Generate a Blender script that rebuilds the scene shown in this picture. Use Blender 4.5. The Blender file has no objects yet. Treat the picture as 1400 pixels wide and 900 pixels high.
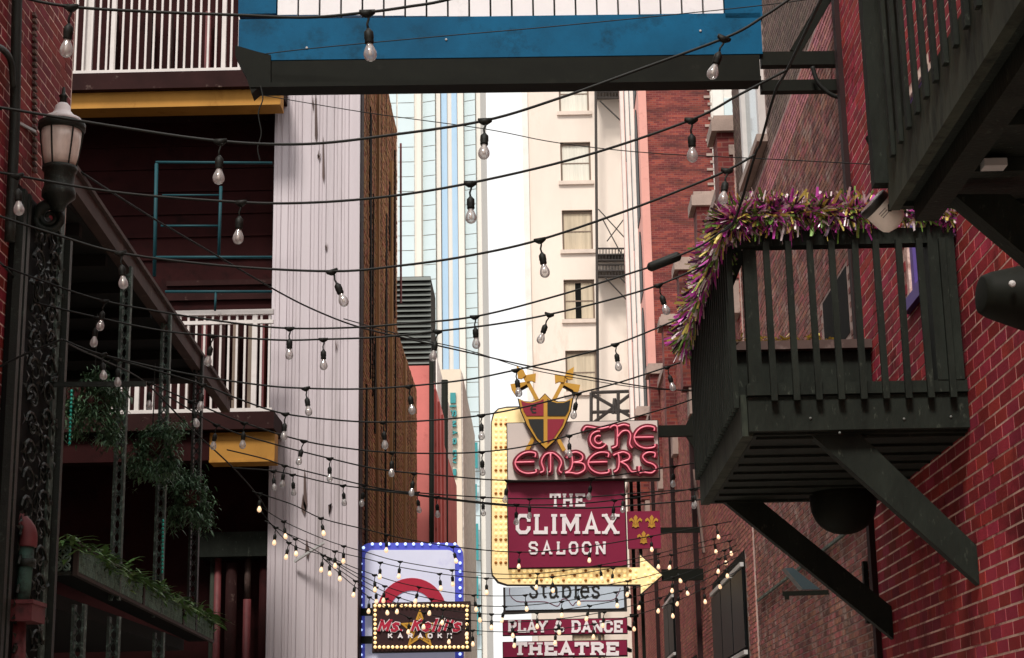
import bpy, math, random
import numpy as np
from mathutils import Vector, Matrix

scene = bpy.context.scene
COL = scene.collection
rnd = random.Random(7)

# ------------------------------------------------------------------ camera
F = 2389.0                                     # focal length in pixels of a 1400 x 900 picture
CAM = Vector((0.0, 0.0, 1.6))
_yc = Vector((40, 600, F)).normalized()        # world Y seen in camera axes (right, down, forward)
_zc = Vector((-162, -9500, F)).normalized()    # world Z
_zc = (_zc - _yc * _zc.dot(_yc)).normalized()
_xc = _yc.cross(_zc)
RIGHT = Vector((_xc[0], _yc[0], _zc[0]))
DOWN = Vector((_xc[1], _yc[1], _zc[1]))
FWD = Vector((_xc[2], _yc[2], _zc[2]))
cam_data = bpy.data.cameras.new('camera')
cam_data.sensor_width = 36.0
cam_data.lens = 36.0 * F / 1400.0
cam_data.clip_start = 0.05
cam_data.clip_end = 3000.0
cam = bpy.data.objects.new('camera', cam_data)
COL.objects.link(cam)
cam.matrix_world = Matrix(((RIGHT.x, -DOWN.x, -FWD.x, CAM.x), (RIGHT.y, -DOWN.y, -FWD.y, CAM.y),
                           (RIGHT.z, -DOWN.z, -FWD.z, CAM.z), (0, 0, 0, 1)))
scene.camera = cam

# ------------------------------------------------------------------ sky, sun, exposure
SUN_EL, SUN_AZ = math.radians(54), math.radians(194)      # azimuth clockwise from +Y: high, behind the camera's back
world = bpy.data.worlds.new('World')
scene.world = world
world.use_nodes = True
wt = world.node_tree
bg = wt.nodes['Background']
sky = wt.nodes.new('ShaderNodeTexSky')
sky.sky_type = 'NISHITA'
sky.sun_disc = False
sky.sun_elevation = SUN_EL
sky.sun_rotation = SUN_AZ
sky.dust_density = 6.0
wmix = wt.nodes.new('ShaderNodeMix')
wmix.data_type = 'RGBA'
wmix.inputs[0].default_value = 0.96                       # closed white cloud cover over the blue
wmix.inputs[7].default_value = (7.6, 7.55, 7.45, 1)
wt.links.new(sky.outputs[0], wmix.inputs[6])
wt.links.new(wmix.outputs[2], bg.inputs[0])
bg.inputs[1].default_value = 0.1
sun_data = bpy.data.lights.new('sun', 'SUN')
sun_data.energy = 2.3
sun_data.angle = math.radians(12)
sun_data.color = (1.0, 0.95, 0.88)
sun = bpy.data.objects.new('sun', sun_data)
COL.objects.link(sun)
sd = Vector((math.sin(SUN_AZ) * math.cos(SUN_EL), math.cos(SUN_AZ) * math.cos(SUN_EL), math.sin(SUN_EL)))
sun.rotation_euler = sd.to_track_quat('Z', 'Y').to_euler()
sun.location = (0, 0, 40)
vs = scene.view_settings
vs.view_transform = 'Standard'
vs.look = 'None'
vs.exposure = 0.65
vs.gamma = 1.0
scene.cycles.use_denoising = True
scene.cycles.max_bounces = 7
scene.cycles.transparent_max_bounces = 16
scene.cycles.caustics_reflective = False
scene.cycles.caustics_refractive = False

# ------------------------------------------------------------------ geometry helpers
def ray(px, py):
    return RIGHT * (px - 700.0) + DOWN * (py - 450.0) + FWD * F

def P(px, py, Y=None, X=None, Z=None):
    d = ray(px, py)
    if Y is not None: t = (Y - CAM.y) / d.y
    elif X is not None: t = (X - CAM.x) / d.x
    else: t = (Z - CAM.z) / d.z
    return CAM + d * t

def proj(p):
    v = Vector(p) - CAM
    w = v.dot(FWD)
    return (700 + F * v.dot(RIGHT) / w, 450 + F * v.dot(DOWN) / w, w)

WLOC = {}                                       # world position of each root (translation only)

class MB:
    """collects faces; build() links them as one mesh object given in world coordinates"""
    def __init__(s): s.v = []; s.f = []
    def add(s, vs_, fs):
        n = len(s.v)
        s.v.extend([tuple(a) for a in vs_]); s.f.extend([tuple(i + n for i in f) for f in fs])
        return s
    def box(s, a, b):
        x0, y0, z0 = [min(a[i], b[i]) for i in range(3)]; x1, y1, z1 = [max(a[i], b[i]) for i in range(3)]
        return s.add([(x0,y0,z0),(x1,y0,z0),(x1,y1,z0),(x0,y1,z0),(x0,y0,z1),(x1,y0,z1),(x1,y1,z1),(x0,y1,z1)],
                     [(0,3,2,1),(4,5,6,7),(0,1,5,4),(1,2,6,5),(2,3,7,6),(3,0,4,7)])
    def bar(s, p, q, w, h, up=(0,0,1)):
        """box of section w x h from p to q"""
        p = Vector(p); q = Vector(q); d = (q - p).normalized(); u = Vector(up)
        if abs(d.dot(u)) > .98: u = Vector((0,1,0))
        r = d.cross(u).normalized(); u = r.cross(d)
        c = [(-1,-1),(1,-1),(1,1),(-1,1)]
        vv = [p + r*(w/2*a) + u*(h/2*b) for a,b in c] + [q + r*(w/2*a) + u*(h/2*b) for a,b in c]
        return s.add(vv, [(0,1,2,3),(7,6,5,4),(0,4,5,1),(1,5,6,2),(2,6,7,3),(3,7,4,0)])
    def tube(s, pts, r, n=6, closed=False, cap=True):
        pts = [Vector(p) for p in pts]; m = len(pts)
        rr = r if isinstance(r, (list, tuple)) else [r]*m
        u = None; vv = []
        for i, p in enumerate(pts):
            a = pts[(i-1) % m] if (closed or i > 0) else p
            b = pts[(i+1) % m] if (closed or i < m-1) else p
            d = (b - a)
            if d.length < 1e-9: d = Vector((0,0,1))
            d.normalize()
            if u is None:
                u = Vector((0,0,1)) if abs(d.z) < .9 else Vector((1,0,0))
            u = (u - d*u.dot(d))
            if u.length < 1e-6: u = d.orthogonal()
            u.normalize(); w = d.cross(u)
            for k in range(n):
                t = 2*math.pi*k/n
                vv.append(p + u*(math.cos(t)*rr[i]) + w*(math.sin(t)*rr[i]))
        ff = []
        for i in range(m if closed else m-1):
            j = (i+1) % m
            for k in range(n):
                l = (k+1) % n
                ff.append((i*n+k, i*n+l, j*n+l, j*n+k))
        if cap and not closed:
            ff.append(tuple(range(n-1,-1,-1))); ff.append(tuple((m-1)*n+k for k in range(n)))
        return s.add(vv, ff)
    def lathe(s, prof, base, axis=(0,0,1), n=20):
        """prof: list of (radius, height along axis)"""
        a = Vector(axis).normalized(); u = a.orthogonal().normalized(); w = a.cross(u); b = Vector(base)
        vv = []; ff = []
        for r, h in prof:
            for k in range(n):
                t = 2*math.pi*k/n
                vv.append(b + a*h + (u*math.cos(t) + w*math.sin(t))*max(r, 1e-4))
        for i in range(len(prof)-1):
            for k in range(n):
                l = (k+1) % n
                ff.append((i*n+k, i*n+l, (i+1)*n+l, (i+1)*n+k))
        ff.append(tuple(range(n-1,-1,-1))); ff.append(tuple((len(prof)-1)*n+k for k in range(n)))
        return s.add(vv, ff)
    def prism(s, poly, y0, y1):
        """poly: (x, z) points, extruded from y0 (front) to y1"""
        a = sum(poly[i][0]*poly[(i+1)%len(poly)][1]-poly[(i+1)%len(poly)][0]*poly[i][1] for i in range(len(poly)))
        if a < 0: poly = poly[::-1]
        n = len(poly)
        vv = [(x, y0, z) for x, z in poly] + [(x, y1, z) for x, z in poly]
        return s.add(vv, [tuple(range(n)), tuple(range(2*n-1, n-1, -1))] + [(i, i+n, (i+1)%n+n, (i+1)%n) for i in range(n)])
    def prism_x(s, poly, x0, x1):
        """poly: (y, z) points, extruded along x"""
        n = len(poly)
        vv = [(x0, y, z) for y, z in poly] + [(x1, y, z) for y, z in poly]
        return s.add(vv, [tuple(range(n)), tuple(range(2*n-1, n-1, -1))] + [(i, i+n, (i+1)%n+n, (i+1)%n) for i in range(n)])
    def ribbon(s, pts, w, y0, y1, closed=False):
        """flat stroke of width w through (x, z) points, mitred, extruded from y0 to y1"""
        pts = [Vector((p[0], p[1])) for p in pts]; m = len(pts); L = []; R = []
        for i, p in enumerate(pts):
            a = pts[(i-1) % m] if (closed or i > 0) else None
            b = pts[(i+1) % m] if (closed or i < m-1) else None
            d0 = (p-a).normalized() if a is not None else None
            d1 = (b-p).normalized() if b is not None else None
            if d0 is None: d0 = d1
            if d1 is None: d1 = d0
            n0 = Vector((-d0.y, d0.x)); n1 = Vector((-d1.y, d1.x)); nn = (n0+n1)
            nn = n0 if nn.length < 1e-4 else nn.normalized()
            k = min(1/max(nn.dot(n0), .35), 2.2)
            L.append(p + nn*(w/2*k)); R.append(p - nn*(w/2*k))
        vv = []
        for i in range(m):
            vv += [(L[i].x, y0, L[i].y), (R[i].x, y0, R[i].y), (L[i].x, y1, L[i].y), (R[i].x, y1, R[i].y)]
        ff = []
        for i in range(m if closed else m-1):
            a = 4*i; b = 4*((i+1) % m)
            ff += [(a, a+1, b+1, b), (a+2, b+2, b+3, a+3), (a, b, b+2, a+2), (a+1, a+3, b+3, b+1)]
        if not closed:
            e = 4*(m-1); ff += [(0, 2, 3, 1), (e, e+1, e+3, e+2)]
        return s.add(vv, ff)
    def mesh(s, name, mat, smooth=False):
        me = bpy.data.meshes.new(name)
        me.from_pydata(s.v, [], s.f); me.update()
        if mat: me.materials.append(mat)
        if smooth: me.polygons.foreach_set('use_smooth', [True]*len(me.polygons))
        return me
    def build(s, name, mat, parent=None, smooth=False, kind=None):
        o = bpy.data.objects.new(name, s.mesh(name, mat, smooth)); COL.objects.link(o)
        if parent is not None:
            o.parent = parent; o.location = -WLOC.get(parent.name, Vector((0,0,0)))
        WLOC[o.name] = Vector((0,0,0)) if parent is not None else Vector(o.location)
        # children of a part are given in world coordinates too: the part's own origin is the world origin
        if kind: o['kind'] = kind
        return o

def thing(name, label, cat, loc, group=None):
    o = bpy.data.objects.new(name, None); COL.objects.link(o)
    o.empty_display_size = .2
    o.location = loc; o['label'] = label; o['category'] = cat
    if group: o['group'] = group
    WLOC[o.name] = Vector(loc)
    return o

def tag(o, label, cat, group=None):
    o['label'] = label; o['category'] = cat
    if group: o['group'] = group
    return o

def place(mesh, name, loc, parent, rot=None, scale=None):
    """an object sharing mesh data, at a world location, under a root or part"""
    o = bpy.data.objects.new(name, mesh); COL.objects.link(o)
    o.parent = parent
    o.location = Vector(loc) - WLOC.get(parent.name, Vector((0,0,0)))
    if rot is not None: o.rotation_euler = rot
    if scale is not None: o.scale = scale
    WLOC[o.name] = Vector(loc)
    return o

def smooth_path(pts, n=6):
    """Catmull-Rom through 3-D points"""
    pts = [Vector(p) for p in pts]; out = []
    for i in range(len(pts)-1):
        p0 = pts[max(i-1,0)]; p1 = pts[i]; p2 = pts[i+1]; p3 = pts[min(i+2,len(pts)-1)]
        for k in range(n):
            t = k/n
            out.append(.5*((2*p1)+(p2-p0)*t+(2*p0-5*p1+4*p2-p3)*t*t+(3*p1-p0-3*p2+p3)*t**3))
    out.append(pts[-1])
    return out

# ------------------------------------------------------------------ materials
def lin(h):
    """#rrggbb to linear"""
    h = h.lstrip('#'); c = [int(h[i:i+2],16)/255 for i in (0,2,4)]
    return tuple(x/12.92 if x <= .04045 else ((x+.055)/1.055)**2.4 for x in c)

def mat(name, col, rough=.65, metal=0.0, var=.18, vscale=2.0, col2=None, amt2=.5, s2=5.0, streak=1.0, bump=0.0, bscale=60.0,
        island=0.0, hue=1.0, emit=None, estr=0.0, spec=.4):
    if isinstance(col, str): col = lin(col)
    if isinstance(col2, str): col2 = lin(col2)
    m = bpy.data.materials.new(name); m.use_nodes = True
    t = m.node_tree; N = t.nodes; L = t.links; b = N['Principled BSDF']
    b.inputs['Roughness'].default_value = rough; b.inputs['Metallic'].default_value = metal
    b.inputs['Specular IOR Level'].default_value = spec
    geo = N.new('ShaderNodeNewGeometry')
    mp = N.new('ShaderNodeMapping'); mp.inputs['Scale'].default_value = (1, 1, streak)
    L.new(geo.outputs['Position'], mp.inputs['Vector'])
    no = N.new('ShaderNodeTexNoise'); no.inputs['Scale'].default_value = vscale; no.inputs['Detail'].default_value = 7
    no.inputs['Roughness'].default_value = .65
    L.new(mp.outputs[0], no.inputs['Vector'])
    mr = N.new('ShaderNodeMapRange'); mr.inputs[1].default_value = .3; mr.inputs[2].default_value = .7
    mr.inputs[3].default_value = 1-var; mr.inputs[4].default_value = 1+var
    L.new(no.outputs[0], mr.inputs[0])
    val = mr.outputs[0]
    if island:
        oi = N.new('ShaderNodeObjectInfo'); ad = N.new('ShaderNodeMath'); ad.operation = 'ADD'
        L.new(oi.outputs['Random'], ad.inputs[0]); L.new(geo.outputs['Random Per Island'], ad.inputs[1])
        fr = N.new('ShaderNodeMath'); fr.operation = 'FRACT'; L.new(ad.outputs[0], fr.inputs[0])
        im = N.new('ShaderNodeMapRange'); im.inputs[3].default_value = 1-island; im.inputs[4].default_value = 1+island
        L.new(fr.outputs[0], im.inputs[0])
        mu = N.new('ShaderNodeMath'); mu.operation = 'MULTIPLY'; L.new(val, mu.inputs[0]); L.new(im.outputs[0], mu.inputs[1])
        val = mu.outputs[0]
    hs = N.new('ShaderNodeHueSaturation'); hs.inputs['Color'].default_value = (*col, 1)
    L.new(val, hs.inputs['Value'])
    out = hs.outputs[0]
    if island:
        hm = N.new('ShaderNodeMapRange'); hm.inputs[3].default_value = .5-.018*hue; hm.inputs[4].default_value = .5+.025*hue
        f2 = N.new('ShaderNodeMath'); f2.operation = 'MULTIPLY_ADD'; f2.inputs[1].default_value = 7.31; f2.inputs[2].default_value = .13
        f3 = N.new('ShaderNodeMath'); f3.operation = 'FRACT'
        L.new(fr.outputs[0], f2.inputs[0]); L.new(f2.outputs[0], f3.inputs[0]); L.new(f3.outputs[0], hm.inputs[0]); L.new(hm.outputs[0], hs.inputs['Hue'])
    if col2:
        n2 = N.new('ShaderNodeTexNoise'); n2.inputs['Scale'].default_value = s2; n2.inputs['Detail'].default_value = 9
        n2.inputs['Roughness'].default_value = .72
        L.new(mp.outputs[0], n2.inputs['Vector'])
        r2 = N.new('ShaderNodeMapRange'); c = .72 - .34*amt2
        r2.inputs[1].default_value = c-.06; r2.inputs[2].default_value = c+.1
        L.new(n2.outputs[0], r2.inputs[0])
        mx = N.new('ShaderNodeMix'); mx.data_type = 'RGBA'
        L.new(r2.outputs[0], mx.inputs[0]); L.new(out, mx.inputs[6]); mx.inputs[7].default_value = (*col2, 1)
        out = mx.outputs[2]
    L.new(out, b.inputs['Base Color'])
    if bump:
        nb = N.new('ShaderNodeTexNoise'); nb.inputs['Scale'].default_value = bscale; nb.inputs['Detail'].default_value = 6
        L.new(mp.outputs[0], nb.inputs['Vector'])
        bp = N.new('ShaderNodeBump'); bp.inputs['Strength'].default_value = bump; bp.inputs['Distance'].default_value = .01
        L.new(nb.outputs[0], bp.inputs['Height']); L.new(bp.outputs[0], b.inputs['Normal'])
    if emit:
        m.cycles.emission_sampling = 'NONE'
        e = lin(emit) if isinstance(emit, str) else emit
        b.inputs['Emission Color'].default_value = (*e, 1); b.inputs['Emission Strength'].default_value = estr
    return m

def clear_glass(name, tint=(1,1,1), rim=.55, milk=.06):
    m = bpy.data.materials.new(name); m.use_nodes = True
    t = m.node_tree; N = t.nodes; L = t.links; N.remove(N['Principled BSDF'])
    o = N['Material Output']; tr = N.new('ShaderNodeBsdfTransparent'); tr.inputs[0].default_value = (*tint, 1)
    gl = N.new('ShaderNodeBsdfGlossy'); gl.inputs['Roughness'].default_value = .03
    d1 = N.new('ShaderNodeBsdfDiffuse'); d1.inputs[0].default_value = (.95,.95,.95,1); d2 = N.new('ShaderNodeBsdfTranslucent'); d2.inputs[0].default_value = (.95,.95,.95,1)
    di = N.new('ShaderNodeMixShader'); L.new(d1.outputs[0], di.inputs[1]); L.new(d2.outputs[0], di.inputs[2])
    lw = N.new('ShaderNodeLayerWeight'); lw.inputs[0].default_value = .35
    mr = N.new('ShaderNodeMapRange'); mr.inputs[3].default_value = .16; mr.inputs[4].default_value = rim
    L.new(lw.outputs['Fresnel'], mr.inputs[0])
    a = N.new('ShaderNodeMixShader'); L.new(mr.outputs[0], a.inputs[0]); L.new(tr.outputs[0], a.inputs[1]); L.new(gl.outputs[0], a.inputs[2])
    b = N.new('ShaderNodeMixShader'); b.inputs[0].default_value = milk; L.new(a.outputs[0], b.inputs[1]); L.new(di.outputs[0], b.inputs[2])
    L.new(b.outputs[0], o.inputs['Surface'])
    return m

M = {}
M['mortar_pale'] = mat('pale pink mortar', '#f0d6c8', .9, var=.18, vscale=3, col2='#8a4a44', amt2=.56, s2=2.2, bump=.3, spec=.1)
M['brick_red'] = mat('crimson painted brick', '#92303a', .8, var=.28, vscale=1.0, col2='#5e1a1f', amt2=.46, s2=1.6, bump=.4, bscale=60, island=.3, hue=.6, spec=.15)
M['brick_crimson'] = mat('worn crimson brick', '#7a282b', .75, var=.2, vscale=1.2, col2='#4a1518', amt2=.35, s2=2.5, bump=.3, bscale=90, island=.26, hue=.5, spec=.15)
M['mortar_old'] = mat('grey pink lime mortar', '#a38c84', .95, var=.3, vscale=4, col2='#6a5450', amt2=.4, s2=7, bump=.4)
M['brick_old'] = mat('weathered painted old brick', '#7c453e', .85, var=.3, vscale=.9, col2='#a08a80', amt2=.42, s2=3.0, bump=.5, bscale=70, island=.5)
M['brick_brown'] = mat('bare brown brick', '#6b564e', .9, var=.22, vscale=1.2, col2='#4a3a36', amt2=.4, s2=5, bump=.5, bscale=70, island=.3)
M['brick_pink'] = mat('pink painted brick band', '#a8676a', .85, var=.22, vscale=1.5, col2='#8a5552', amt2=.4, s2=5, bump=.4, bscale=70, island=.2)
M['brick_rough'] = mat('rough brown brick', '#9c6e50', .95, var=.5, vscale=3.2, streak=.04, col2='#3d2e24', amt2=.48, s2=3.4, bump=.4, bscale=30, island=.14, spec=.1)
M['green_black'] = mat('black green painted timber', '#1f231e', .7, var=.4, vscale=5, streak=.4, col2='#52574d', amt2=.19, s2=24, bump=.35, bscale=45, spec=.12)
M['green_wood'] = mat('weathered green fascia board', '#3a3f36', .8, var=.45, vscale=3, streak=.3, col2='#1c211c', amt2=.45, s2=7, bump=.3, bscale=30, spec=.15)
M['dark_iron'] = mat('dark green cast iron', '#20251f', .5, var=.3, vscale=5, col2='#465149', amt2=.28, s2=14, bump=.4, bscale=90, metal=.2)
M['patina_iron'] = mat('verdigris cast iron', '#39463f', .6, var=.35, vscale=6, col2='#86a094', amt2=.42, s2=16, bump=.4, bscale=90)
M['black_steel'] = mat('black painted steel', '#141610', .65, var=.25, vscale=4, col2='#22231d', amt2=.2, s2=6, spec=.12)
M['rubber'] = mat('black rubber cable', '#161815', .6, var=.15, spec=.25)
M['blue_paint'] = mat('teal blue sign paint', '#065377', .6, var=.22, vscale=2, col2='#063e58', amt2=.38, s2=3.5, bump=.08, spec=.12)
M['white_board'] = mat('white sign boards', '#ecebec', .55, var=.04, vscale=3, col2='#d5d3d2', amt2=.2)
M['white_paint'] = mat('white painted metal', '#cdc5c1', .5, var=.08, vscale=4, col2='#b8aba2', amt2=.2, s2=9)
M['siding'] = mat('mauve white metal siding', '#c3b9bd', .55, var=.09, vscale=1.6, streak=.05, col2='#a09798', amt2=.26, s2=2.4, bump=.03, spec=.25)
M['siding_stain'] = mat('rust stain', '#5a4a46', .9, var=.4, vscale=6, streak=.1)
M['red_wall'] = mat('deep maroon painted wall', '#2b1111', .8, var=.25, vscale=1.2, col2='#1d0c0c', amt2=.4, s2=3, bump=.2, spec=.08)
M['maroon_trim'] = mat('maroon balcony fascia', '#2a1514', .8, var=.3, vscale=2, col2='#7d6a62', amt2=.17, s2=6, spec=.12)
M['yellow_paint'] = mat('ochre yellow beam paint', '#a97a38', .65, var=.12, vscale=2, col2='#8a5e26', amt2=.28, s2=3, streak=.5, spec=.15)
M['teal_pipe'] = mat('teal painted pipe', '#163f46', .6, var=.2, spec=.2)
M['fascia_brown'] = mat('weathered brown gutter', '#4a3833', .75, var=.35, vscale=3, col2='#7d6a64', amt2=.25)
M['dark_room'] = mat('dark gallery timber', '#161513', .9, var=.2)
M['cream_wall'] = mat('cream stucco', '#e6d8cc', .85, var=.08, vscale=.35, col2='#d6c2b2', amt2=.35, s2=.5, streak=.35)
M['window_frame'] = mat('grey bronze window frame', '#7b6a5c', .6, var=.1)
M['curtain'] = mat('tan curtain', '#c4b59e', .9, var=.18, vscale=6, streak=.04)
M['curtain_white'] = mat('white net curtain', '#d8d4c8', .9, var=.12, vscale=6, streak=.04)
M['pane'] = mat('window pane', '#8fa0a4', .08, var=.05, spec=.8)
M['thin_pane'] = clear_glass('clear window pane', (.93,.96,.97), .5, .1)
M['sill'] = mat('pale stone sill', '#d9c8bb', .8, var=.1)
M['fire_iron'] = mat('fire escape iron', '#3a3431', .7, var=.2)
M['tower_stone'] = mat('pale tower cladding', '#e2dad0', .7, var=.05, vscale=.05)
M['tower_glass'] = mat('pale tower glazing', '#cbd9dc', .25, var=.05, vscale=.1, spec=.7)  # paled in the colour itself to stand in for distance haze
M['tower_blue'] = mat('blue tower glazing', '#a9c6de', .25, var=.05, vscale=.1, spec=.7)  # blue strips lightened the same way, haze put into the tint
M['tower_line'] = mat('tower joint grey', '#9fb0b8', .5, var=.05)
M['salmon'] = mat('salmon painted wall', '#dd7f78', .8, var=.1, vscale=1, col2='#c96a64', amt2=.3, s2=3)
M['salmon_dark'] = mat('dusty red wall', '#b25a52', .85, var=.2, vscale=1.2, col2='#7f4038', amt2=.35, s2=3)
M['louvre'] = mat('grey louvre slat', '#666a66', .6, var=.1)
M['white_trim'] = mat('white trim', '#e6e2db', .7, var=.08)
M['beige'] = mat('beige facade', '#e0d3c0', .85, var=.06, vscale=.6)
M['grey_stone'] = mat('speckled grey facade', '#bdb7b0', .9, var=.35, vscale=6)
M['teal_letter'] = mat('teal sign letters', '#3a8f92', .6, var=.1)
M['pink_wall'] = mat('pink stucco flank', '#d89b8f', .85, var=.1, vscale=.4, col2='#c58a7e', amt2=.3)
M['black_void'] = mat('dark opening', '#121210', .8, var=.2, spec=.1)
M['dark_glass'] = mat('dark window glass', '#101314', .45, var=.1, spec=.08)
M['stone_cap'] = mat('weathered stone cap', '#a08c82', .85, var=.2, col2='#6f5c55', amt2=.3, bump=.3)
M['purple'] = mat('purple window frame', '#5a4590', .55, var=.12)
M['tan_pane'] = mat('tan blind behind pane', '#7d7565', .5, var=.12, spec=.1)
M['lamp_white'] = mat('white enamel lamp cap', '#f4efed', .45, var=.05, col2='#c9beba', amt2=.2, s2=12)
M['lamp_glass'] = mat('frosted lamp glass', '#e2d3c6', .25, var=.25, vscale=9, streak=.3, spec=.6)
M['copper_red'] = mat('red brown drain pipe', '#6d3436', .6, var=.25, vscale=4, col2='#3e2222', amt2=.3)
M['verdigris'] = mat('verdigris drain pipe', '#3d5a50', .7, var=.35, vscale=5, col2='#2a2f2b', amt2=.5, s2=8)
M['leaf'] = mat('planter leaf', '#5b7a40', .5, var=.35, vscale=9, island=.5)
M['leaf_dark'] = mat('hanging fern leaf', '#4c6a4c', .5, var=.35, vscale=9, island=.5)
M['terracotta'] = mat('terracotta basket', '#3e1f1c', .8, var=.2)
M['turq'] = mat('turquoise bead', '#2fae9c', .3, var=.15)
M['bulb_glass'] = clear_glass('clear bulb glass', (.98,.98,.98), .9, .3)
M['filament'] = mat('bulb stem', '#d6c6b8', .4, var=.1)
M['bulb_lit'] = mat('lit warm bulb', '#ffe6c4', .3, var=.02, emit='#ffcfa0', estr=.55)
M['bulb_yellow'] = mat('lit yellow sign bulb', '#ffe8b8', .3, var=.02, emit='#ffd48c', estr=.6)
M['bulb_blue'] = mat('lit blue led', '#cfe2ff', .3, var=.02, emit='#bcd4ff', estr=1.0)
M['can_white'] = mat('white floodlight can', '#efeae0', .45, var=.06, col2='#c9bfae', amt2=.25, s2=9)
M['print_grey'] = mat('grey print', '#8b8680', .7)
M['asphalt'] = mat('asphalt', '#4a4a4a', .9, var=.25, vscale=3, bump=.5)
M['stone_path'] = mat('alley paving', '#a39d95', .9, var=.25, vscale=2, bump=.4)  # unseen paving, toned pale to bounce light up under the balconies
M['dark_pipe'] = mat('dark maroon downspout', '#2c1b1b', .7, var=.25, spec=.15)
M['lattice'] = mat('pale verdigris ironwork', '#6d857a', .6, var=.35, vscale=8, col2='#39463f', amt2=.4, s2=14, bump=.3)
M['box_iron'] = mat('brown black iron frame', '#3a2f2a', .7, var=.3, vscale=5, col2='#5a4a42', amt2=.3, s2=10)
M['tar'] = mat('tar stain', '#1d1713', .9, var=.4, vscale=4, streak=.1, spec=.1)
M['grey_metal'] = mat('pale grey conduit', '#b9b7b5', .5, var=.1)

# ------------------------------------------------------------------ ground
g = MB().add([(-900,-300,0),(900,-300,0),(900,1500,0),(-900,1500,0)], [(0,1,2,3)]).build('ground', M['asphalt'])
g['kind'] = 'structure'
pv = MB().add([(-4.0,-30,.004),(2.9,-30,.004),(2.9,140,.004),(-4.0,140,.004)], [(0,1,2,3)]).build('alley_paving', M['stone_path'])
pv['kind'] = 'structure'

XR, XL, XO, XF = 2.90, -4.00, 2.97, 2.95      # planes of the right near wall, left wall, right old wall, right far wall
XS = -2.48                                     # flank of the metal-clad building

# ------------------------------------------------------------------ brick walls built brick by brick
BL, BH, JT = .203, .0677, .012

def brick_spots(y0, y1, z0, z1, holes=(), jt=JT, k=1.0):
    BL, BH = .203*k, .0677*k
    out = []; r = 0; z = z0
    while z + BH <= z1 + 1e-6:
        y = y0 - (BL/2 if r % 2 else 0)
        while y < y1:
            a, b = max(y, y0), min(y+BL, y1)
            if b - a > .05 and not any(a < h[1] and b > h[0] and z < h[3] and z+BH > h[2] for h in holes):
                out.append((a, b - jt, z, z + BH - jt))
            y += BL
        r += 1; z = z0 + r*BH
    return out

def brick_mesh(name, spots, x, nx, depth, m, jit=.002, seed=1, tilt=0):
    """one mesh of bricks standing `depth` proud of plane x; nx = the way they face"""
    R = np.random.RandomState(seed); n = len(spots); s = np.array(spots)
    d = depth + R.uniform(-jit, jit, n)
    a, b, c, e = s.T.copy()
    a += R.uniform(-.0015,.0015,n); e += R.uniform(-.0015,.0015,n)
    xo = x + nx*d; xb = np.full(n, x - nx*.004); ch = min(.004, depth*.5)
    V = np.zeros((n, 8, 3))
    for k, (yy, zz) in enumerate(((a,c),(b,c),(b,e),(a,e))):
        V[:,k,0] = xb; V[:,k,1] = yy; V[:,k,2] = zz
    for k, (yy, zz) in enumerate(((a+ch,c+ch),(b-ch,c+ch),(b-ch,e-ch),(a+ch,e-ch))):
        V[:,4+k,0] = xo + (R.uniform(-tilt, tilt, n) if tilt else 0); V[:,4+k,1] = yy; V[:,4+k,2] = zz
    fc = [(4,5,6,7),(0,1,5,4),(1,2,6,5),(2,3,7,6),(3,0,4,7)]
    if nx < 0: fc = [f[::-1] for f in fc]
    fs = (np.array(fc)[None] + (np.arange(n)*8)[:,None,None]).reshape(-1, 4)
    me = bpy.data.meshes.new(name)
    me.vertices.add(n*8); me.vertices.foreach_set('co', V.reshape(-1))
    nf = len(fs); me.loops.add(nf*4); me.polygons.add(nf)
    me.loops.foreach_set('vertex_index', fs.reshape(-1))
    me.polygons.foreach_set('loop_start', np.arange(nf)*4)
    me.polygons.foreach_set('loop_total', np.full(nf, 4))
    me.materials.append(m); me.update(calc_edges=True); me.validate(); me.shade_flat()
    return me

def lay_bricks(parent, spots, x, nx, depth, m, single=None, seed=1, jit=.0008, name='brickwork', tilt=0):
    """the 300 bricks that show largest become parts named brick, the rest one part of kind stuff"""
    rest = spots
    if single:
        sc_ = []
        for i, (a, b, c, e) in enumerate(spots):
            px, py, w = proj((x, (a+b)/2, (c+e)/2))
            if w > 0 and single(px, py):
                qa = proj((x, a, c)); qb = proj((x, b, c))
                sc_.append((abs(qb[0]-qa[0]) * F*(e-c)/w, i))
        pick = set(i for _, i in sorted(sc_, reverse=True)[:300])
        rest = [s for i, s in enumerate(spots) if i not in pick]
        cache = {}
        for i in sorted(pick):
            a, b, c, e = spots[i]
            key = round(b-a, 3)
            if key not in cache:
                cache[key] = brick_mesh('brick', [(-key/2, key/2, -(e-c)/2, (e-c)/2)], 0, nx, depth, m, jit=.0005, seed=3)
            o = place(cache[key], 'brick', (x, (a+b)/2, (c+e)/2), parent)
            o.rotation_euler = (rnd.uniform(-.006,.006), 0, rnd.uniform(-.006,.006))
    o = bpy.data.objects.new(name, brick_mesh(name, rest, x, nx, depth, m, jit, seed, tilt)); COL.objects.link(o)
    o.parent = parent; o.location = -WLOC[parent.name]; o['kind'] = 'stuff'
    WLOC[o.name] = Vector((0,0,0))
    return o

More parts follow.
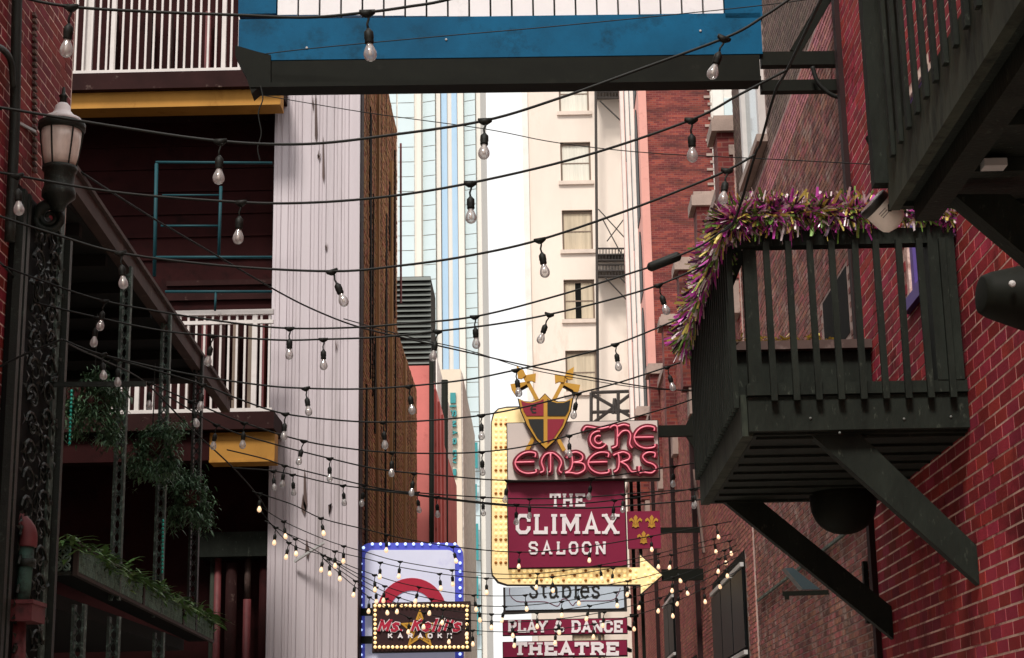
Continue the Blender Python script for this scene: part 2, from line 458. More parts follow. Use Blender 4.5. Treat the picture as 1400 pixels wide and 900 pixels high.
# ---- right, near: crimson painted wall behind the two balconies
rb = thing('brick_building', 'crimson painted brick building with pale mortar behind both balconies on the right', 'building', (XR+.2, 10, 0))
win_near = (11.85, 12.98, 5.03, 6.5)
b_ = MB()
y0, y1, wz0, wz1 = win_near
for bx in (((XR,-14,0),(XR+.5,y0,12)), ((XR,y1,0),(XR+.5,15.1,12)), ((XR,y0,0),(XR+.5,y1,wz0)), ((XR,y0,wz1),(XR+.5,y1,12))): b_.box(*bx)
b_.build('wall', M['mortar_pale'], rb)
sp = brick_spots(4.5, 15.1, 0.5, 11.5, [win_near], .0125, 1.36)
lay_bricks(rb, sp, XR, -1, .0028, M['brick_red'],
           lambda x, y: (1232 < x < 1400 and 0 < y < 900) and (y > 600 or 340 < y < 520) and not (1337 < x and 360 < y < 455), seed=2)
wn = MB().box((XR+.02,y0,wz0),(XR+.09,y0+.1,wz1)).box((XR+.02,y1-.1,wz0),(XR+.09,y1,wz1)).box((XR+.021,y0+.1,wz0),(XR+.091,y1-.1,wz0+.1)) \
    .box((XR+.021,y0+.1,wz1-.1),(XR+.091,y1-.1,wz1)).build('window', M['purple'], rb)
MB().box((XR-.05,y0-.05,wz0-.1),(XR+.1,y1+.05,wz0-.005)).build('sill', M['purple'], wn)
MB().box((XR+.07,y0+.1,wz0+.1),(XR+.08,y1-.1,wz1-.1)).build('pane', M['tan_pane'], wn)
MB().tube(smooth_path([P(1281,398,X=XR-.02), P(1284,430,X=XR-.02), P(1282,470,X=XR-.02), P(1286,525,X=XR-.02)]), .008).build('conduit', M['white_paint'], rb)
MB().box((XR-.05,15.0,0),(XR+.03,15.13,12)).build('downspout', M['dark_pipe'], rb)

# ---- right, middle: weathered old wall, bare brown above a pink painted band
ob = thing('brick_building', 'weathered old brick building, bare brown above and faded red paint below, beyond the crimson wall', 'building', (XO+.2, 19, 0))
MB().box((XO,15.12,0),(XO+.5,23.9,14)).build('wall', M['mortar_old'], ob)
win_o = (20.6, 22.4, 9.2, 11.6); niche1 = (15.9,17.3,5.5,6.15); gar = (22.9,23.88,0,4.5)
hol = [win_o, niche1]
lay_bricks(ob, brick_spots(15.14, 23.9, 8.95, 14, hol), XO, -1, .005, M['brick_brown'], seed=4, jit=.0015, name='upper_brickwork')
lay_bricks(ob, brick_spots(15.14, 23.9, 8.43, 8.95, hol), XO, -1, .008, M['brick_pink'], seed=5, jit=.0015, name='band_brickwork')
lay_bricks(ob, brick_spots(15.14, 23.9, .5, 8.43, hol), XO, -1, .005, M['brick_old'],
           lambda x, y: 1030 < x < 1195 and 705 < y < 900, seed=6, jit=.002, name='lower_brickwork')
a, b, c, d = win_o
wf = MB().box((XO-.09,a,c),(XO+.02,a+.16,d)).box((XO-.09,b-.16,c),(XO+.02,b,d)).box((XO-.085,a+.16,d-.16),(XO+.02,b-.16,d)) \
    .box((XO-.085,a+.16,c),(XO+.02,b-.16,c+.12)).build('window', M['white_paint'], ob)
MB().box((XO-.03,a+.16,c+.12),(XO-.02,b-.16,d-.16)).build('pane', M['pane'], wf)
MB().box((XO-.14,a-.08,c-.1),(XO+.02,b+.08,c-.003)).build('sill', M['stone_cap'], wf)
a, b, c, d = niche1
MB().box((XO-.004,a,c),(XO+.02,b,d)).build('shutter', M['black_void'], ob)  # flat dark box painting the shade inside a window recess
MB().bar((XO-.03,15.3,3.72),(XO-.03,23.6,3.72),.03,.03).build('conduit', M['patina_iron'], ob)
MB().box((XO-.05,17.5,4.72),(XO-.005,18.2,4.85)).build('ledge', M['brick_brown'], ob)
MB().box((XO-.05,15.75,2.8),(XO-.01,15.83,3.35)).build('pipe_stub', M['black_steel'], ob)

M['brick_face'] = bpy.data.materials.new('distant red brick'); M['brick_face'].use_nodes = True
t = M['brick_face'].node_tree; N = t.nodes; L = t.links
geo = N.new('ShaderNodeNewGeometry'); mp = N.new('ShaderNodeMapping'); mp.inputs['Rotation'].default_value = (math.pi/2, 0, 0)
L.new(geo.outputs['Position'], mp.inputs['Vector'])
br = N.new('ShaderNodeTexBrick'); br.inputs['Scale'].default_value = 1.0
br.inputs['Brick Width'].default_value = .215; br.inputs['Row Height'].default_value = .075; br.inputs['Mortar Size'].default_value = .008
br.inputs['Color1'].default_value = (*lin('#6a201f'),1); br.inputs['Color2'].default_value = (*lin('#9a4632'),1); br.inputs['Mortar'].default_value = (*lin('#7d4c44'),1)
br.inputs['Bias'].default_value = -.3
mb2 = N.new('ShaderNodeMapping'); mb2.inputs['Rotation'].default_value = (-math.pi/2,0,0)
L.new(geo.outputs['Position'], mb2.inputs['Vector']); L.new(mb2.outputs[0], br.inputs['Vector'])
ns = N.new('ShaderNodeTexNoise'); ns.inputs['Scale'].default_value = .9; ns.inputs['Detail'].default_value = 8
ms = N.new('ShaderNodeMapping'); ms.inputs['Scale'].default_value = (1,1,4); L.new(geo.outputs['Position'], ms.inputs['Vector']); L.new(ms.outputs[0], ns.inputs['Vector'])
mr = N.new('ShaderNodeMapRange'); mr.inputs[1].default_value = .3; mr.inputs[2].default_value = .7; mr.inputs[3].default_value = .45; mr.inputs[4].default_value = 1.3; L.new(ns.outputs[0], mr.inputs[0])
hs = N.new('ShaderNodeHueSaturation'); L.new(br.outputs['Color'], hs.inputs['Color']); L.new(mr.outputs[0], hs.inputs['Value'])
L.new(hs.outputs[0], N['Principled BSDF'].inputs['Base Color']); N['Principled BSDF'].inputs['Roughness'].default_value = .85

# ---- right, far: wall with capped piers
fb = thing('brick_building', 'dusty pink brick building with stone capped parapet piers behind the saloon signs', 'building', (XF+.3, 40, 0))
holes = [(24.9,29.6,0,4.55), (38.0,41.0,0,5.35), (33.2,35.6,0,3.6), (46.0,49,0,3.6)]
MB().box((XF,23.92,0),(XF+.5,56,10.15)).build('wall', M['mortar_old'], fb)
M['brick_far'] = mat('dusty pink red brick', '#9a5a52', .85, var=.28, vscale=.8, col2='#7a3a36', amt2=.45, s2=2.5, bump=.5, bscale=60, island=.3)
lay_bricks(fb, brick_spots(23.92, 56, .5, 10.15, holes), XF, -1, .006, M['brick_far'], seed=8, jit=.003)
MB().box((XF-.06,23.92,10.15),(XF+.56,56,10.3)).build('coping', M['stone_cap'], fb)
for k, yy in enumerate((23.95, 27.4, 31.2, 35.4, 40.0, 45.0, 50.5)):
    pr = MB().box((XF-.22,yy,8.3),(XF+.3,yy+.55,10.5)).build('pier', M['brick_face'], fb)
    MB().box((XF-.3,yy-.08,10.5),(XF+.36,yy+.63,10.68)).box((XF-.26,yy-.04,10.685),(XF+.32,yy+.59,10.75)).build('cap', M['stone_cap'], pr)
    MB().prism_x([(yy+.02,7.8),(yy+.53,7.8),(yy+.53,8.295),(yy+.02,8.295)], XF-.12, XF+.1).build('corbel', M['stone_cap'], pr)
for k, (a, b, c, d) in enumerate(holes):
    op = MB().box((XF-.015,a,c),(XF+.01,b,d)).build('shopfront', M['black_void'], fb)
    n = 3 if b-a > 3 else 2
    for j in range(n):
        ya = a + (b-a)*j/n + .05; yb = a + (b-a)*(j+1)/n - .05
        MB().box((XF-.05,ya,d-1.35),(XF-.02,yb,d-.25)).build('panel', M['dark_glass'], op)
        MB().box((XF-.07,ya,d-.22),(XF-.018,yb,d-.16)).build('trim', M['grey_metal'], op)
        MB().box((XF-.07,ya,d-1.45),(XF-.018,yb,d-1.39)).build('trim', M['grey_metal'], op)
        MB().box((XF-.05,ya,d-2.7),(XF-.02,yb,d-1.55)).build('panel', M['dark_glass'], op)
for yy in (31.9, 36.8, 43.0):
    MB().box((XF-.09,yy,3),(XF+.0,yy+.14,10.1)).build('drain_pipe', M['dark_pipe'], fb)
MB().prism_x([(30.6,5.2),(30.75,5.2),(32.6,7.6),(32.45,7.6)], XF-.05, XF-.012).build('scar', M['brick_brown'], fb)
MB().prism_x([(25.0,7.6),(25.12,7.6),(26.2,9.4),(26.08,9.4)], XF-.05, XF-.012).build('scar', M['brick_brown'], fb)

# ---- left, near: brick wall with cast iron front
lb = thing('brick_building', 'crimson brick building with pale mortar at the left edge beside the street lamp', 'building', (XL-.3, 9, 0))
MB().box((XL-.5,-14,0),(XL,14.3,12.5)).build('wall', M['mortar_pale'], lb)
lay_bricks(lb, brick_spots(6.5, 14.28, .5, 12.4, (), .0125, 1.33), XL, 1, .0028, M['brick_crimson'], lambda x, y: 0 < x < 75 and 0 < y < 400, seed=9)
MB().tube([P(80,-40,Y=14.35), P(76,240,Y=14.35)], .075, 12).build('downspout', M['dark_pipe'], lb, True)
MB().tube(smooth_path([P(24,-30,X=XL+.06), P(22,60,X=XL+.06), P(20,170,X=XL+.06), P(13,330,X=XL+.06)]), .042, 10).build('iron_pipe', M['dark_iron'], lb, True)
MB().tube(smooth_path([P(-12,60,X=XL+.08), P(4,68,X=XL+.08), P(15,85,X=XL+.08), P(18,120,X=XL+.08)]), .025, 8).build('pipe_branch', M['dark_iron'], lb, True)
for k in range(26):
    c = P(46, 20+k*8.5, X=XL+.012)
    MB().box((XL+.006,c.y-.02,c.z-.012),(XL+.03,c.y+.05,c.z+.012)).build('corner_brick', M['brick_brown'], lb)

# ------------------------------------------------------------------ left: metal-clad building with rough brick flank
mb_ = thing('metal_clad_building', 'building with mauve white corrugated metal front and rough brown brick flank', 'building', (XS-1, 26, 0))
SY = 24.0
xl_, xr_ = P(368,600,Y=SY).x, XS
MB().box((xl_+.01,SY+.06,0),(xr_-.06,31.2,13.4)).box((xl_+.01,31.21,0),(xr_-.06,36.4,9.5)).build('wall', M['brick_rough'], mb_)
edges = [0,.09,.175,.245,.33,.44,.535,.62,.71,.80,.885,1.0]
for i in range(len(edges)-1):
    a = xl_ + (xr_-xl_)*edges[i]; b = xl_ + (xr_-xl_)*edges[i+1]; w = b-a
    dz = rnd.uniform(-.004,.004)
    prof = [(a,SY+.012),(a+.008,SY+.002),(a+w*.3,SY+dz),(a+w*.34,SY-.008),(a+w*.45,SY-.008),(a+w*.49,SY+dz),(b-.012,SY+.002),(b-.006,SY-.012),(b+.001,SY-.012),(b+.003,SY+.02)]
    if i % 3 == 1: prof = prof[:3] + prof[6:]
    m_ = MB()
    vv = [(x,y,0) for x,y in prof] + [(x,y,13.45) for x,y in prof]; n = len(prof)
    m_.add(vv, [(k,k+1,k+1+n,k+n) for k in range(n-1)]).build('siding_panel', M['siding'], mb_)
MB().box((xr_-.03,SY-.03,0),(xr_+.02,SY+.06,13.45)).build('corner_trim', M['siding'], mb_)
for (px, py, h, w) in ((432,125,70,3),(442,185,65,2.5),(436,205,15,4),(428,130,22,2),(446,330,14,3),(417,640,60,4),(415,675,30,6),(451,690,10,4),(420,735,30,5),(460,470,4,3)):
    a = P(px,py,Y=SY-.024); b = P(px,py+h,Y=SY-.024); q = F/24
    MB().prism([(a.x-w*.15/q,a.z),(a.x+w*.2/q,a.z-.1),(b.x+w*.7/q,b.z+.12),(b.x+.2*w/q,b.z),(b.x-w*.6/q,b.z+.1),(a.x-w*.4/q,a.z-.14)], SY-.026, SY-.02).build('rust_stain', M['siding_stain'], mb_)
flank = brick_spots(SY+.08, 31.2, 1, 13.4); flank2 = brick_spots(31.21, 36.4, 1, 9.5)
lay_bricks(mb_, flank, XS-.06, 1, .045, M['brick_rough'], seed=11, jit=.005, name='flank_brickwork', tilt=.002)
lay_bricks(mb_, flank2, XS-.06, 1, .05, M['brick_rough'], seed=12, jit=.005, name='rear_brickwork', tilt=.002)
MB().box((XS-.03,24.1,0),(XS+.03,24.5,13.4)).build('corner_board', M['dark_pipe'], mb_)
for yy, w, z1 in ((27.0,.16,13.0),(29.6,.2,12.2),(32.6,.3,9.3)):
    MB().box((XS-.03,yy,1),(XS+.03,yy+w,z1)).build('buttress', M['brick_rough'], mb_)
R_ = random.Random(5)
for k in range(14):                                   # tarry run-down stains with their own outlines
    ya = SY+.5+R_.random()**.8*6.3; za = R_.uniform(5,13); ln = R_.uniform(1.2,4.5); w = R_.uniform(.05,.22)
    pts = []
    n = 7
    for i in range(n+1): pts.append((ya-w*(.3+.7*math.sin(math.pi*i/n))*R_.uniform(.5,1.1), za-ln*i/n))
    for i in range(n,-1,-1): pts.append((ya+w*(.3+.7*math.sin(math.pi*i/n))*R_.uniform(.5,1.1), za-ln*i/n))
    MB().prism_x(pts, XS-.02, XS+.0012+.0004*k).build('tar_stain', M['tar'], mb_)
MB().tube([(XS+.08,30.9,9.9),(XS+.08,30.9,13.0)], .02).build('vent_pipe', M['copper_red'], mb_)
MB().bar(P(403,768,Y=23.9), P(443,742,Y=23.5), .03, .03).build('lamp_arm', M['grey_metal'], mb_)

# ------------------------------------------------------------------ left: maroon building with white balcony rails
RY = 24.6
rd = thing('maroon_building', 'dark maroon building with ochre yellow beams and white balcony railings', 'building', (-5.5, RY, 0))
MB().box((-11,RY,0),(P(372,450,Y=RY).x,RY+6,18)).build('wall', M['red_wall'], rd)
FY = 23.2
xe = P(379,300,Y=FY).x; xw = -10.5
def zz(py, Y=FY, px=250): return P(px, py, Y=Y).z
def balcony(top, foot, soff, beam0, beam1, x0, x1, two=True, bx=-10.5):
    sl = MB().box((xw,FY,zz(soff)),(xe,RY-.003,zz(foot)-.005)).build('balcony_slab', M['maroon_trim'], rd)
    if bx > xw: MB().box((xw,FY+.12,zz(beam1)),(bx-.003,FY+.42,zz(beam0)-.004)).build('maroon_beam', M['red_wall'], rd)
    MB().box((bx,FY+.12,zz(beam1)),(xe,FY+.42,zz(beam0)-.004)).build('yellow_beam', M['yellow_paint'], rd)
    MB().box((bx,FY+.1,zz(beam1)-.035),(xe,FY+.46,zz(beam1)-.003)).build('beam_flange', M['yellow_paint'], rd)
    rl = MB().box((x0,FY+.03,zz(foot)),(x1,FY+.09,zz(foot)+.05)).build('rail_foot', M['white_paint'], rd)
    MB().box((x0,FY+.025,zz(top)-.05),(x1,FY+.095,zz(top)+.02)).build('rail_top', M['white_paint'], rd)
    if two: MB().box((x0,FY+.035,zz(top)-.18),(x1,FY+.085,zz(top)-.13)).build('rail_bar', M['white_paint'], rd)
    n = int((x1-x0)/.112); bm = MB().box((-.014,-.014,0),(.014,.014,zz(top)-zz(foot)-.1)).mesh('baluster', M['white_paint'])
    for i in range(n+1):
        place(bm, 'baluster', (x0+.02+i*.112, FY+.06, zz(foot)+.05), rd)
    pm = MB().box((-.03,-.03,0),(.03,.03,zz(top)-zz(foot))).mesh('rail_post', M['white_paint'])
    for i in range(3):
        place(pm, 'rail_post', (x1-.25-i*1.6, FY+.065, zz(foot)+.02), rd)
balcony(-45, 97, 120, 119, 139, P(88,97,Y=FY).x, P(328,97,Y=FY).x, False)
balcony(426, 564, 588, 590, 628, P(150,560,Y=FY).x, P(371,560,Y=FY).x, True, P(284,620,Y=FY).x)
MB().box((P(118,40,Y=FY+.1).x-.03,FY+.11,zz(97)),(P(118,40,Y=FY+.1).x+.08,FY+.22,zz(-60))).build('column', M['white_paint'], rd)
for (px, w, c) in ((152,.16,'maroon_trim'),(232,.05,'fascia_brown'),(284,.08,'copper_red'),(205,.05,'maroon_trim')):
    c0 = P(px,80,Y=RY-.2)
    MB().box((c0.x-w/2,RY-.25,zz(97)),(c0.x+w/2,RY-.12,zz(-30))).build('chair_slat', M[c], rd)
for (px, w, c) in ((258,.06,'fascia_brown'),(280,.08,'copper_red'),(303,.12,'maroon_trim'),(322,.06,'window_frame'),(345,.1,'window_frame'),(360,.05,'copper_red')):
    c0 = P(px,500,Y=RY-.2)
    MB().box((c0.x-w/2,RY-.3,zz(564)),(c0.x+w/2,RY-.1,zz(415))).build('door_stile', M[c], rd)
for py0, py1 in ((385,392),(402,412),(600,603)):
    MB().box((P(228,400,Y=RY).x,RY-.05,zz(py1,RY)),(xe,RY-.003,zz(py0,RY))).build('clapboard', M['maroon_trim'], rd)
for k in range(7):
    MB().box((-7.5,RY-.03,zz(170+k*31,RY)),(xe,RY-.004,zz(168+k*31,RY)+.02)).build('clapboard', M['red_wall'], rd)
MB().box((P(280,750,Y=RY).x,RY-.5,zz(768,RY)),(xe,RY-.003,zz(735,RY))).build('lintel', M['green_black'], rd)
for (px, w, c, y_0, y_1) in ((290,.07,'green_wood',768,900),(297,.1,'copper_red',768,900),(316,.16,'maroon_trim',775,900),(338,.09,'fascia_brown',768,823),(338,.11,'copper_red',824,900),(361,.14,'red_wall',768,900)):
    c0 = P(px,820,Y=RY-.3)
    MB().lathe([(w/2,0),(w/2,zz(y_0,RY)-(zz(y_1,RY)-(2.5 if y_1==900 else 0)))], (c0.x,RY-.3,zz(y_1,RY)-(2.5 if y_1==900 else 0)), n=12).build('porch_column', M[c], rd, True)
# teal pipe guard frame hung in the gallery
tp = thing('pipe_frame', 'teal blue pipe guard frame standing in the dark gallery behind the bulbs', 'frame', P(290,400,Y=23.0))
TY = 23.05
def pipe(x0,y0,x1,y1,r=.02): MB().tube([P(x0,y0,Y=TY),P(x1,y1,Y=TY)], r, 8).build('pipe', M['teal_pipe'], tp, True)
pipe(214,224,211,378,.026); pipe(213,222,372,223); pipe(302,255,299,352,.022); pipe(222,267,300,267,.014); pipe(220,309,300,309,.016); pipe(212,352,372,352,.022); pipe(226,399,372,399,.02); pipe(295,400,294,425,.016)

# ------------------------------------------------------------------ left: iron gallery
GZ = 6.35
gl = thing('gallery', 'dark cast iron gallery with brown eave and latticed posts on the left', 'gallery', (-5, 18, 0))
e0, e1 = P(110,252,X=-4.0), P(311,556,X=-4.0)
zr = (e0.z+e1.z)/2
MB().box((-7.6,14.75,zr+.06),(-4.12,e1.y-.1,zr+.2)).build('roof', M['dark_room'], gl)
MB().bar((-4.06,e0.y-.35,e0.z-.02),(-4.02,e1.y,e1.z),.11,.16).build('eave', M['fascia_brown'], gl)
MB().bar((-4.0,e0.y-.35,e0.z+.085),(-3.96,e1.y,e1.z+.105),.06,.04).build('gutter_lip', M['fascia_brown'], gl)
MB().box((-4.25,e0.y-.5,e0.z-.1),(-3.98,e0.y-.36,e0.z+.08)).build('eave_end', M['copper_red'], gl)
for k in range(7):
    MB().box((-7.5,15.3+k*1.0,zr-.06),(-4.15,15.4+k*1.0,zr+.055)).build('rafter', M['dark_room'], gl)
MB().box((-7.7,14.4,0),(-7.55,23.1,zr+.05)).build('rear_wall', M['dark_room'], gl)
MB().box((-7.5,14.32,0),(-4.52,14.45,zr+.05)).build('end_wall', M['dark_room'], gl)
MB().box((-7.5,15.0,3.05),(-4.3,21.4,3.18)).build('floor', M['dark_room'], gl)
for yy in (16.2, 18.3, 20.2):
    dr = MB().box((-7.54,yy,3.2),(-7.46,yy+1.0,5.6)).build('door', M['maroon_trim'], gl)
    MB().box((-7.455,yy+.12,4.2),(-7.44,yy+.88,5.4)).build('pane', M['dark_glass'], dr)
for k in range(9):
    MB().box((-4.62+k*.06,14.8,.5),(-4.585+k*.06,14.83,3.0)).build('shutter_slat', M['maroon_trim'], gl)
def lattice_post(px, py, z0, z1, w=.11, m='patina_iron'):
    c = P(px, py, X=-4.0)
    p_ = MB().box((c.x-.012-w/2,c.y-w/2,z0),(c.x+.012-w/2,c.y+w/2,z1)).box((c.x+w/2-.012,c.y-w/2,z0),(c.x+w/2+.012,c.y+w/2,z1)).build('post', M[m], gl)
    s_ = MB(); n = int((z1-z0)/.12)
    for k in range(n):
        za = z0 + k*.12
        s_.bar((c.x-w/2,c.y,za),(c.x+w/2,c.y,za+.12),.012,.014).bar((c.x+w/2,c.y,za),(c.x-w/2,c.y,za+.12),.012,.014)
    s_.build('lattice', M[m], p_, kind='stuff')
lattice_post(62, 560, 0, zr+.05, .12)
lattice_post(165, 600, 3.2, zr, .08)
lattice_post(220, 680, 3.2, zr, .08)
lattice_post(268, 640, 3.2, zr, .09, 'dark_iron')
for px in (108, 156, 218): lattice_post(px, 850, 0, 3.05, .09)
# flower box of ironwork panels
fx = thing('flower_box', 'long cast iron flower box with scrollwork panels under green plants', 'planter', (-4.1, 18, 3.1))
zt, zb = 3.46, 3.17
ys = [P(x,790,X=-3.95).y for x in (104,197,252,294)]
MB().box((-4.25,ys[0]+.02,zb+.02),(-3.99,ys[3]-.02,zt-.06)).build('trough', M['black_void'], fx)
def scroll_panel(parent, f, u0, u1, v0, v1, m, cols, rows, r=.010):
    """rings, crosses and a frame in a plane; f maps (u, v, out) to a point"""
    s_ = MB()
    cu = (u1-u0)/cols; cv = (v1-v0)/rows
    for i in range(cols):
        for j in range(rows):
            cx, cz = u0+cu*(i+.5), v0+cv*(j+.5); q = min(cu,cv)*.46
            s_.tube([f(cx+q*math.cos(t*math.pi/4), cz+q*math.sin(t*math.pi/4), .006) for t in range(8)], r, 4, closed=True)
            if (i+j) % 2 == 0: s_.tube([f(cx-q,cz-q,.004), f(cx+q,cz+q,.004)], r*.9, 4)
            else: s_.tube([f(cx-q,cz+q,.004), f(cx+q,cz-q,.004)], r*.9, 4)
    return s_.build('scrollwork', m, parent, kind='stuff')
for i in range(3):
    a, b = ys[i], ys[i+1]
    pn = MB().box((-3.985,a,zt-.03),(-3.94,b,zt)).box((-3.985,a,zb),(-3.94,b,zb+.03)).box((-3.984,a,zb+.03),(-3.941,a+.035,zt-.03)).box((-3.984,b-.035,zb+.03),(-3.941,b,zt-.03)).build('panel', M['box_iron'], fx)
    scroll_panel(pn, lambda u, v, o: (-3.962+o, u, v), a+.05, b-.05, zb+.035, zt-.035, M['lattice'], int((b-a)/.085), 3)
pn = MB().box((-4.28,ys[0]-.04,zt-.03),(-3.99,ys[0]-.002,zt)).box((-4.28,ys[0]-.04,zb),(-3.99,ys[0]-.002,zb+.03)).build('end_panel', M['dark_iron'], fx)
scroll_panel(pn, lambda u, v, o: (u, ys[0]-.02-o, v), -4.27, -4.0, zb+.035, zt-.035, M['lattice'], 4, 3)

def foliage(spots, n, size, spread, m, name, parent, seed, droop=.4, up=.8):
    """arching leaf blades, each of four faces"""
    R = random.Random(seed); s_ = MB()
    for c in spots:
        c = Vector(c)
        for k in range(n):
            az = R.uniform(0, 2*math.pi); el = R.uniform(-.2, 1.2)*up; ln = size*R.uniform(.5,1.25); w = ln*R.uniform(.09,.17)
            d = Vector((math.cos(az)*math.cos(el), math.sin(az)*math.cos(el), math.sin(el))); b0 = c + Vector((R.gauss(0,1)*spread[0],R.gauss(0,1)*spread[1],R.gauss(0,1)*spread[2]))
            sd_ = d.cross(Vector((0,0,1)));
            if sd_.length < 1e-3: continue
            sd_.normalize(); vv = []
            for t in (0,.35,.7,1):
                p = b0 + d*(ln*t) - Vector((0,0,1))*(droop*ln*t*t); ww = w*(0.6,1,.7,.08)[(0,.35,.7,1).index(t)]
                vv += [p - sd_*ww, p + sd_*ww]
            s_.add(vv, [(0,1,3,2),(2,3,5,4),(4,5,7,6)])
    return s_.build(name, m, parent, kind='stuff')
n_tuft = 13
fx.rotation_euler.x = -.02; fx.location.z += .035
for k in range(n_tuft):
    yy = ys[0]+.2 + (ys[3]-ys[0]-.35)*k/(n_tuft-1)
    zp_ = zt + .035 - .02*(yy-18)
    pl = thing('planter_plant', ('leafy green plant in the flower box, %s from the near end' % ['first','second','third','fourth','fifth','sixth','seventh','eighth','ninth','tenth','eleventh','twelfth','thirteenth'][k]), 'plant', (-4.1,yy,zp_-.06), 'plants in the iron flower box')
    foliage([(-4.06,yy,zp_-.04)], 150, rnd.uniform(.16,.24), (.08,.2,.03), M['leaf'], 'foliage', pl, 100+k)
    MB().tube([(-4.1,yy,zp_-.08),(-4.1,yy+.02,zp_+.1)], .008, 5).build('stem', M['leaf'], pl)
def basket(px, py, Y, r, label, seed, flower=False):
    c = P(px, py, Y=Y)
    t = thing('hanging_basket', label, 'hanging plant', c, 'hanging baskets on the gallery')
    MB().lathe([(r*.4,-.1),(r*.7,0),(r*.8,.08),(r*.75,.085)], c, n=16).build('pot', M['terracotta'], t, True)
    MB().tube([c+Vector((0,0,.1)), c+Vector((0,0,.9))], .006).build('hanger', M['dark_iron'], t)
    R_ = random.Random(seed); cl_ = [c+Vector((R_.gauss(0,r*.7),R_.gauss(0,r*.7),.12+R_.gauss(0,.07))) for _ in range(16)] + [c+Vector((math.cos(a_)*r*1.15,math.sin(a_)*r*1.15,-R_.uniform(0,.3))) for a_ in [R_.uniform(0,6.28) for _ in range(16)]]
    foliage(cl_, 85, .075, (.055,.055,.06), M['leaf_dark'], 'foliage', t, seed, droop=.9)
basket(128,556,16.0,.17,'hanging basket of trailing fern with red pot next to the horizontal iron arm',31)
basket(208,612,17.9,.165,'hanging basket of fern between the two slim latticed posts',32)
basket(260,682,19.6,.16,'lowest and farthest hanging basket of fern by the yellow beam',33)
def beads(x0,y0,x1,y1,Y,label):
    t = thing('bead_string', label, 'beads', P(x0,y0,Y=Y))
    a, b = P(x0,y0,Y=Y), P(x1,y1,Y=Y); bm = MB().lathe([(.004,-.016),(.011,-.008),(.013,0),(.011,.008),(.004,.016)], (0,0,0), n=8).mesh('bead', M['turq'], True)
    n = 14
    for k in range(n): place(bm, 'bead', a.lerp(b, k/(n-1)), t)
    MB().tube([a,b], .003, 4).build('thread', M['rubber'], t)
beads(98,535,95,606,15.6,'string of turquoise beads hanging below the fern basket')
beads(223,712,222,782,17.8,'string of turquoise beads hung along a gallery post above the flower box')

# ------------------------------------------------------------------ left: cast iron pilaster, scroll bracket, street lamp
ci = thing('iron_pilaster', 'ornate dark cast iron pilaster with scrollwork at the left edge', 'pilaster', (-3.95, 13.6, 0))
pa, pb = 12.75, 14.25
MB().box((XL+.01,pa,0),(XL+.05,pb,6.05)).build('back_plate', M['black_void'], ci)
for yy in (pa, pa+.12, pb-.16):
    MB().box((XL+.05,yy,0),(XL+.11,yy+.07,6.0)).build('rib', M['dark_iron'], ci)
vine = MB()
for k in range(52):                                        # a running vine of scrolls up the panel
    zc = .3 + k*.11; sgn = 1 if k % 2 else -1; yc = (pa+pb)/2 + .06 + sgn*.2
    pts = [(XL+.075, yc + sgn*.17*math.cos(t)*(1-t/9), zc + .12*math.sin(t)*(1-t/9)) for t in [i*.55 for i in range(15)]]
    vine.tube(pts, [.014*(1-i/22) for i in range(15)], 5)
    for j in range(9):
        a = rnd.uniform(0, 6.28); c = Vector((XL+.075, yc+rnd.uniform(-.24,.24), zc+rnd.uniform(-.08,.08)))
        vine.add([c, c+Vector((.02,.05*math.cos(a)-.02*math.sin(a),.05*math.sin(a)+.02*math.cos(a))), c+Vector((.0,.1*math.cos(a),.1*math.sin(a))), c+Vector((.02,.05*math.cos(a)+.02*math.sin(a),.05*math.sin(a)-.02*math.cos(a)))], [(0,1,2,3)])
vine.build('scrollwork', M['dark_iron'], ci, kind='stuff')
def volute(cx, cy, r, turns, Y, start, w, sgn=1):
    pts = []; n = int(turns*14)
    for i in range(n+1):
        t = i/n; a = start + sgn*t*turns*2*math.pi; rr = r*(1-.82*t)
        pts.append(P(cx + rr*math.cos(a), cy + rr*math.sin(a), Y=Y))
    return MB().tube(pts, [w*(1-.5*i/n) for i in range(n+1)], 8)
volute(10,322,34,2.2,13.3,0,.045).build('volute', M['dark_iron'], ci, True)
volute(68,297,20,2.0,13.25,math.pi,.035,-1).build('volute', M['dark_iron'], ci, True)
MB().tube(smooth_path([P(44,322,Y=13.3),P(50,306,Y=13.28),P(56,286,Y=13.25),P(74,276,Y=13.25)]), .05, 8).build('scroll_arm', M['dark_iron'], ci, True)

LY = 13.1
lc = P(80,268,Y=LY); q = LY/F
lp = thing('street_lamp', 'old street lamp with white dome cap and frosted glass on a dark pedestal', 'street lamp', lc)
def lz(py): return P(80,py,Y=LY).z
hh = lambda py: lz(py)-lc.z
MB().lathe([(9*q,-.12),(14*q,hh(278)),(24*q,hh(270)),(24*q,hh(262)),(21*q,hh(255)),(22*q,hh(236)),(25*q,hh(234)),(25*q,hh(229))], lc, n=24).build('pedestal', M['dark_iron'], lp, True)
MB().lathe([(21*q,hh(229)),(25*q,hh(215)),(28*q,hh(195)),(29*q,hh(178))], lc, n=28).build('globe', M['lamp_glass'], lp, True)
MB().lathe([(30*q,hh(180)),(34*q,hh(178)),(34*q,hh(170)),(30*q,hh(169))], lc, n=28).build('rim', M['dark_iron'], lp, True)
for k in range(6):
    a = k*math.pi/3+.3
    MB().tube([lc+Vector((22.5*q*math.cos(a),22.5*q*math.sin(a),hh(229))), lc+Vector((27*q*math.cos(a),27*q*math.sin(a),hh(205))), lc+Vector((31*q*math.cos(a),31*q*math.sin(a),hh(178)))], .007, 5).build('rib', M['dark_iron'], lp)
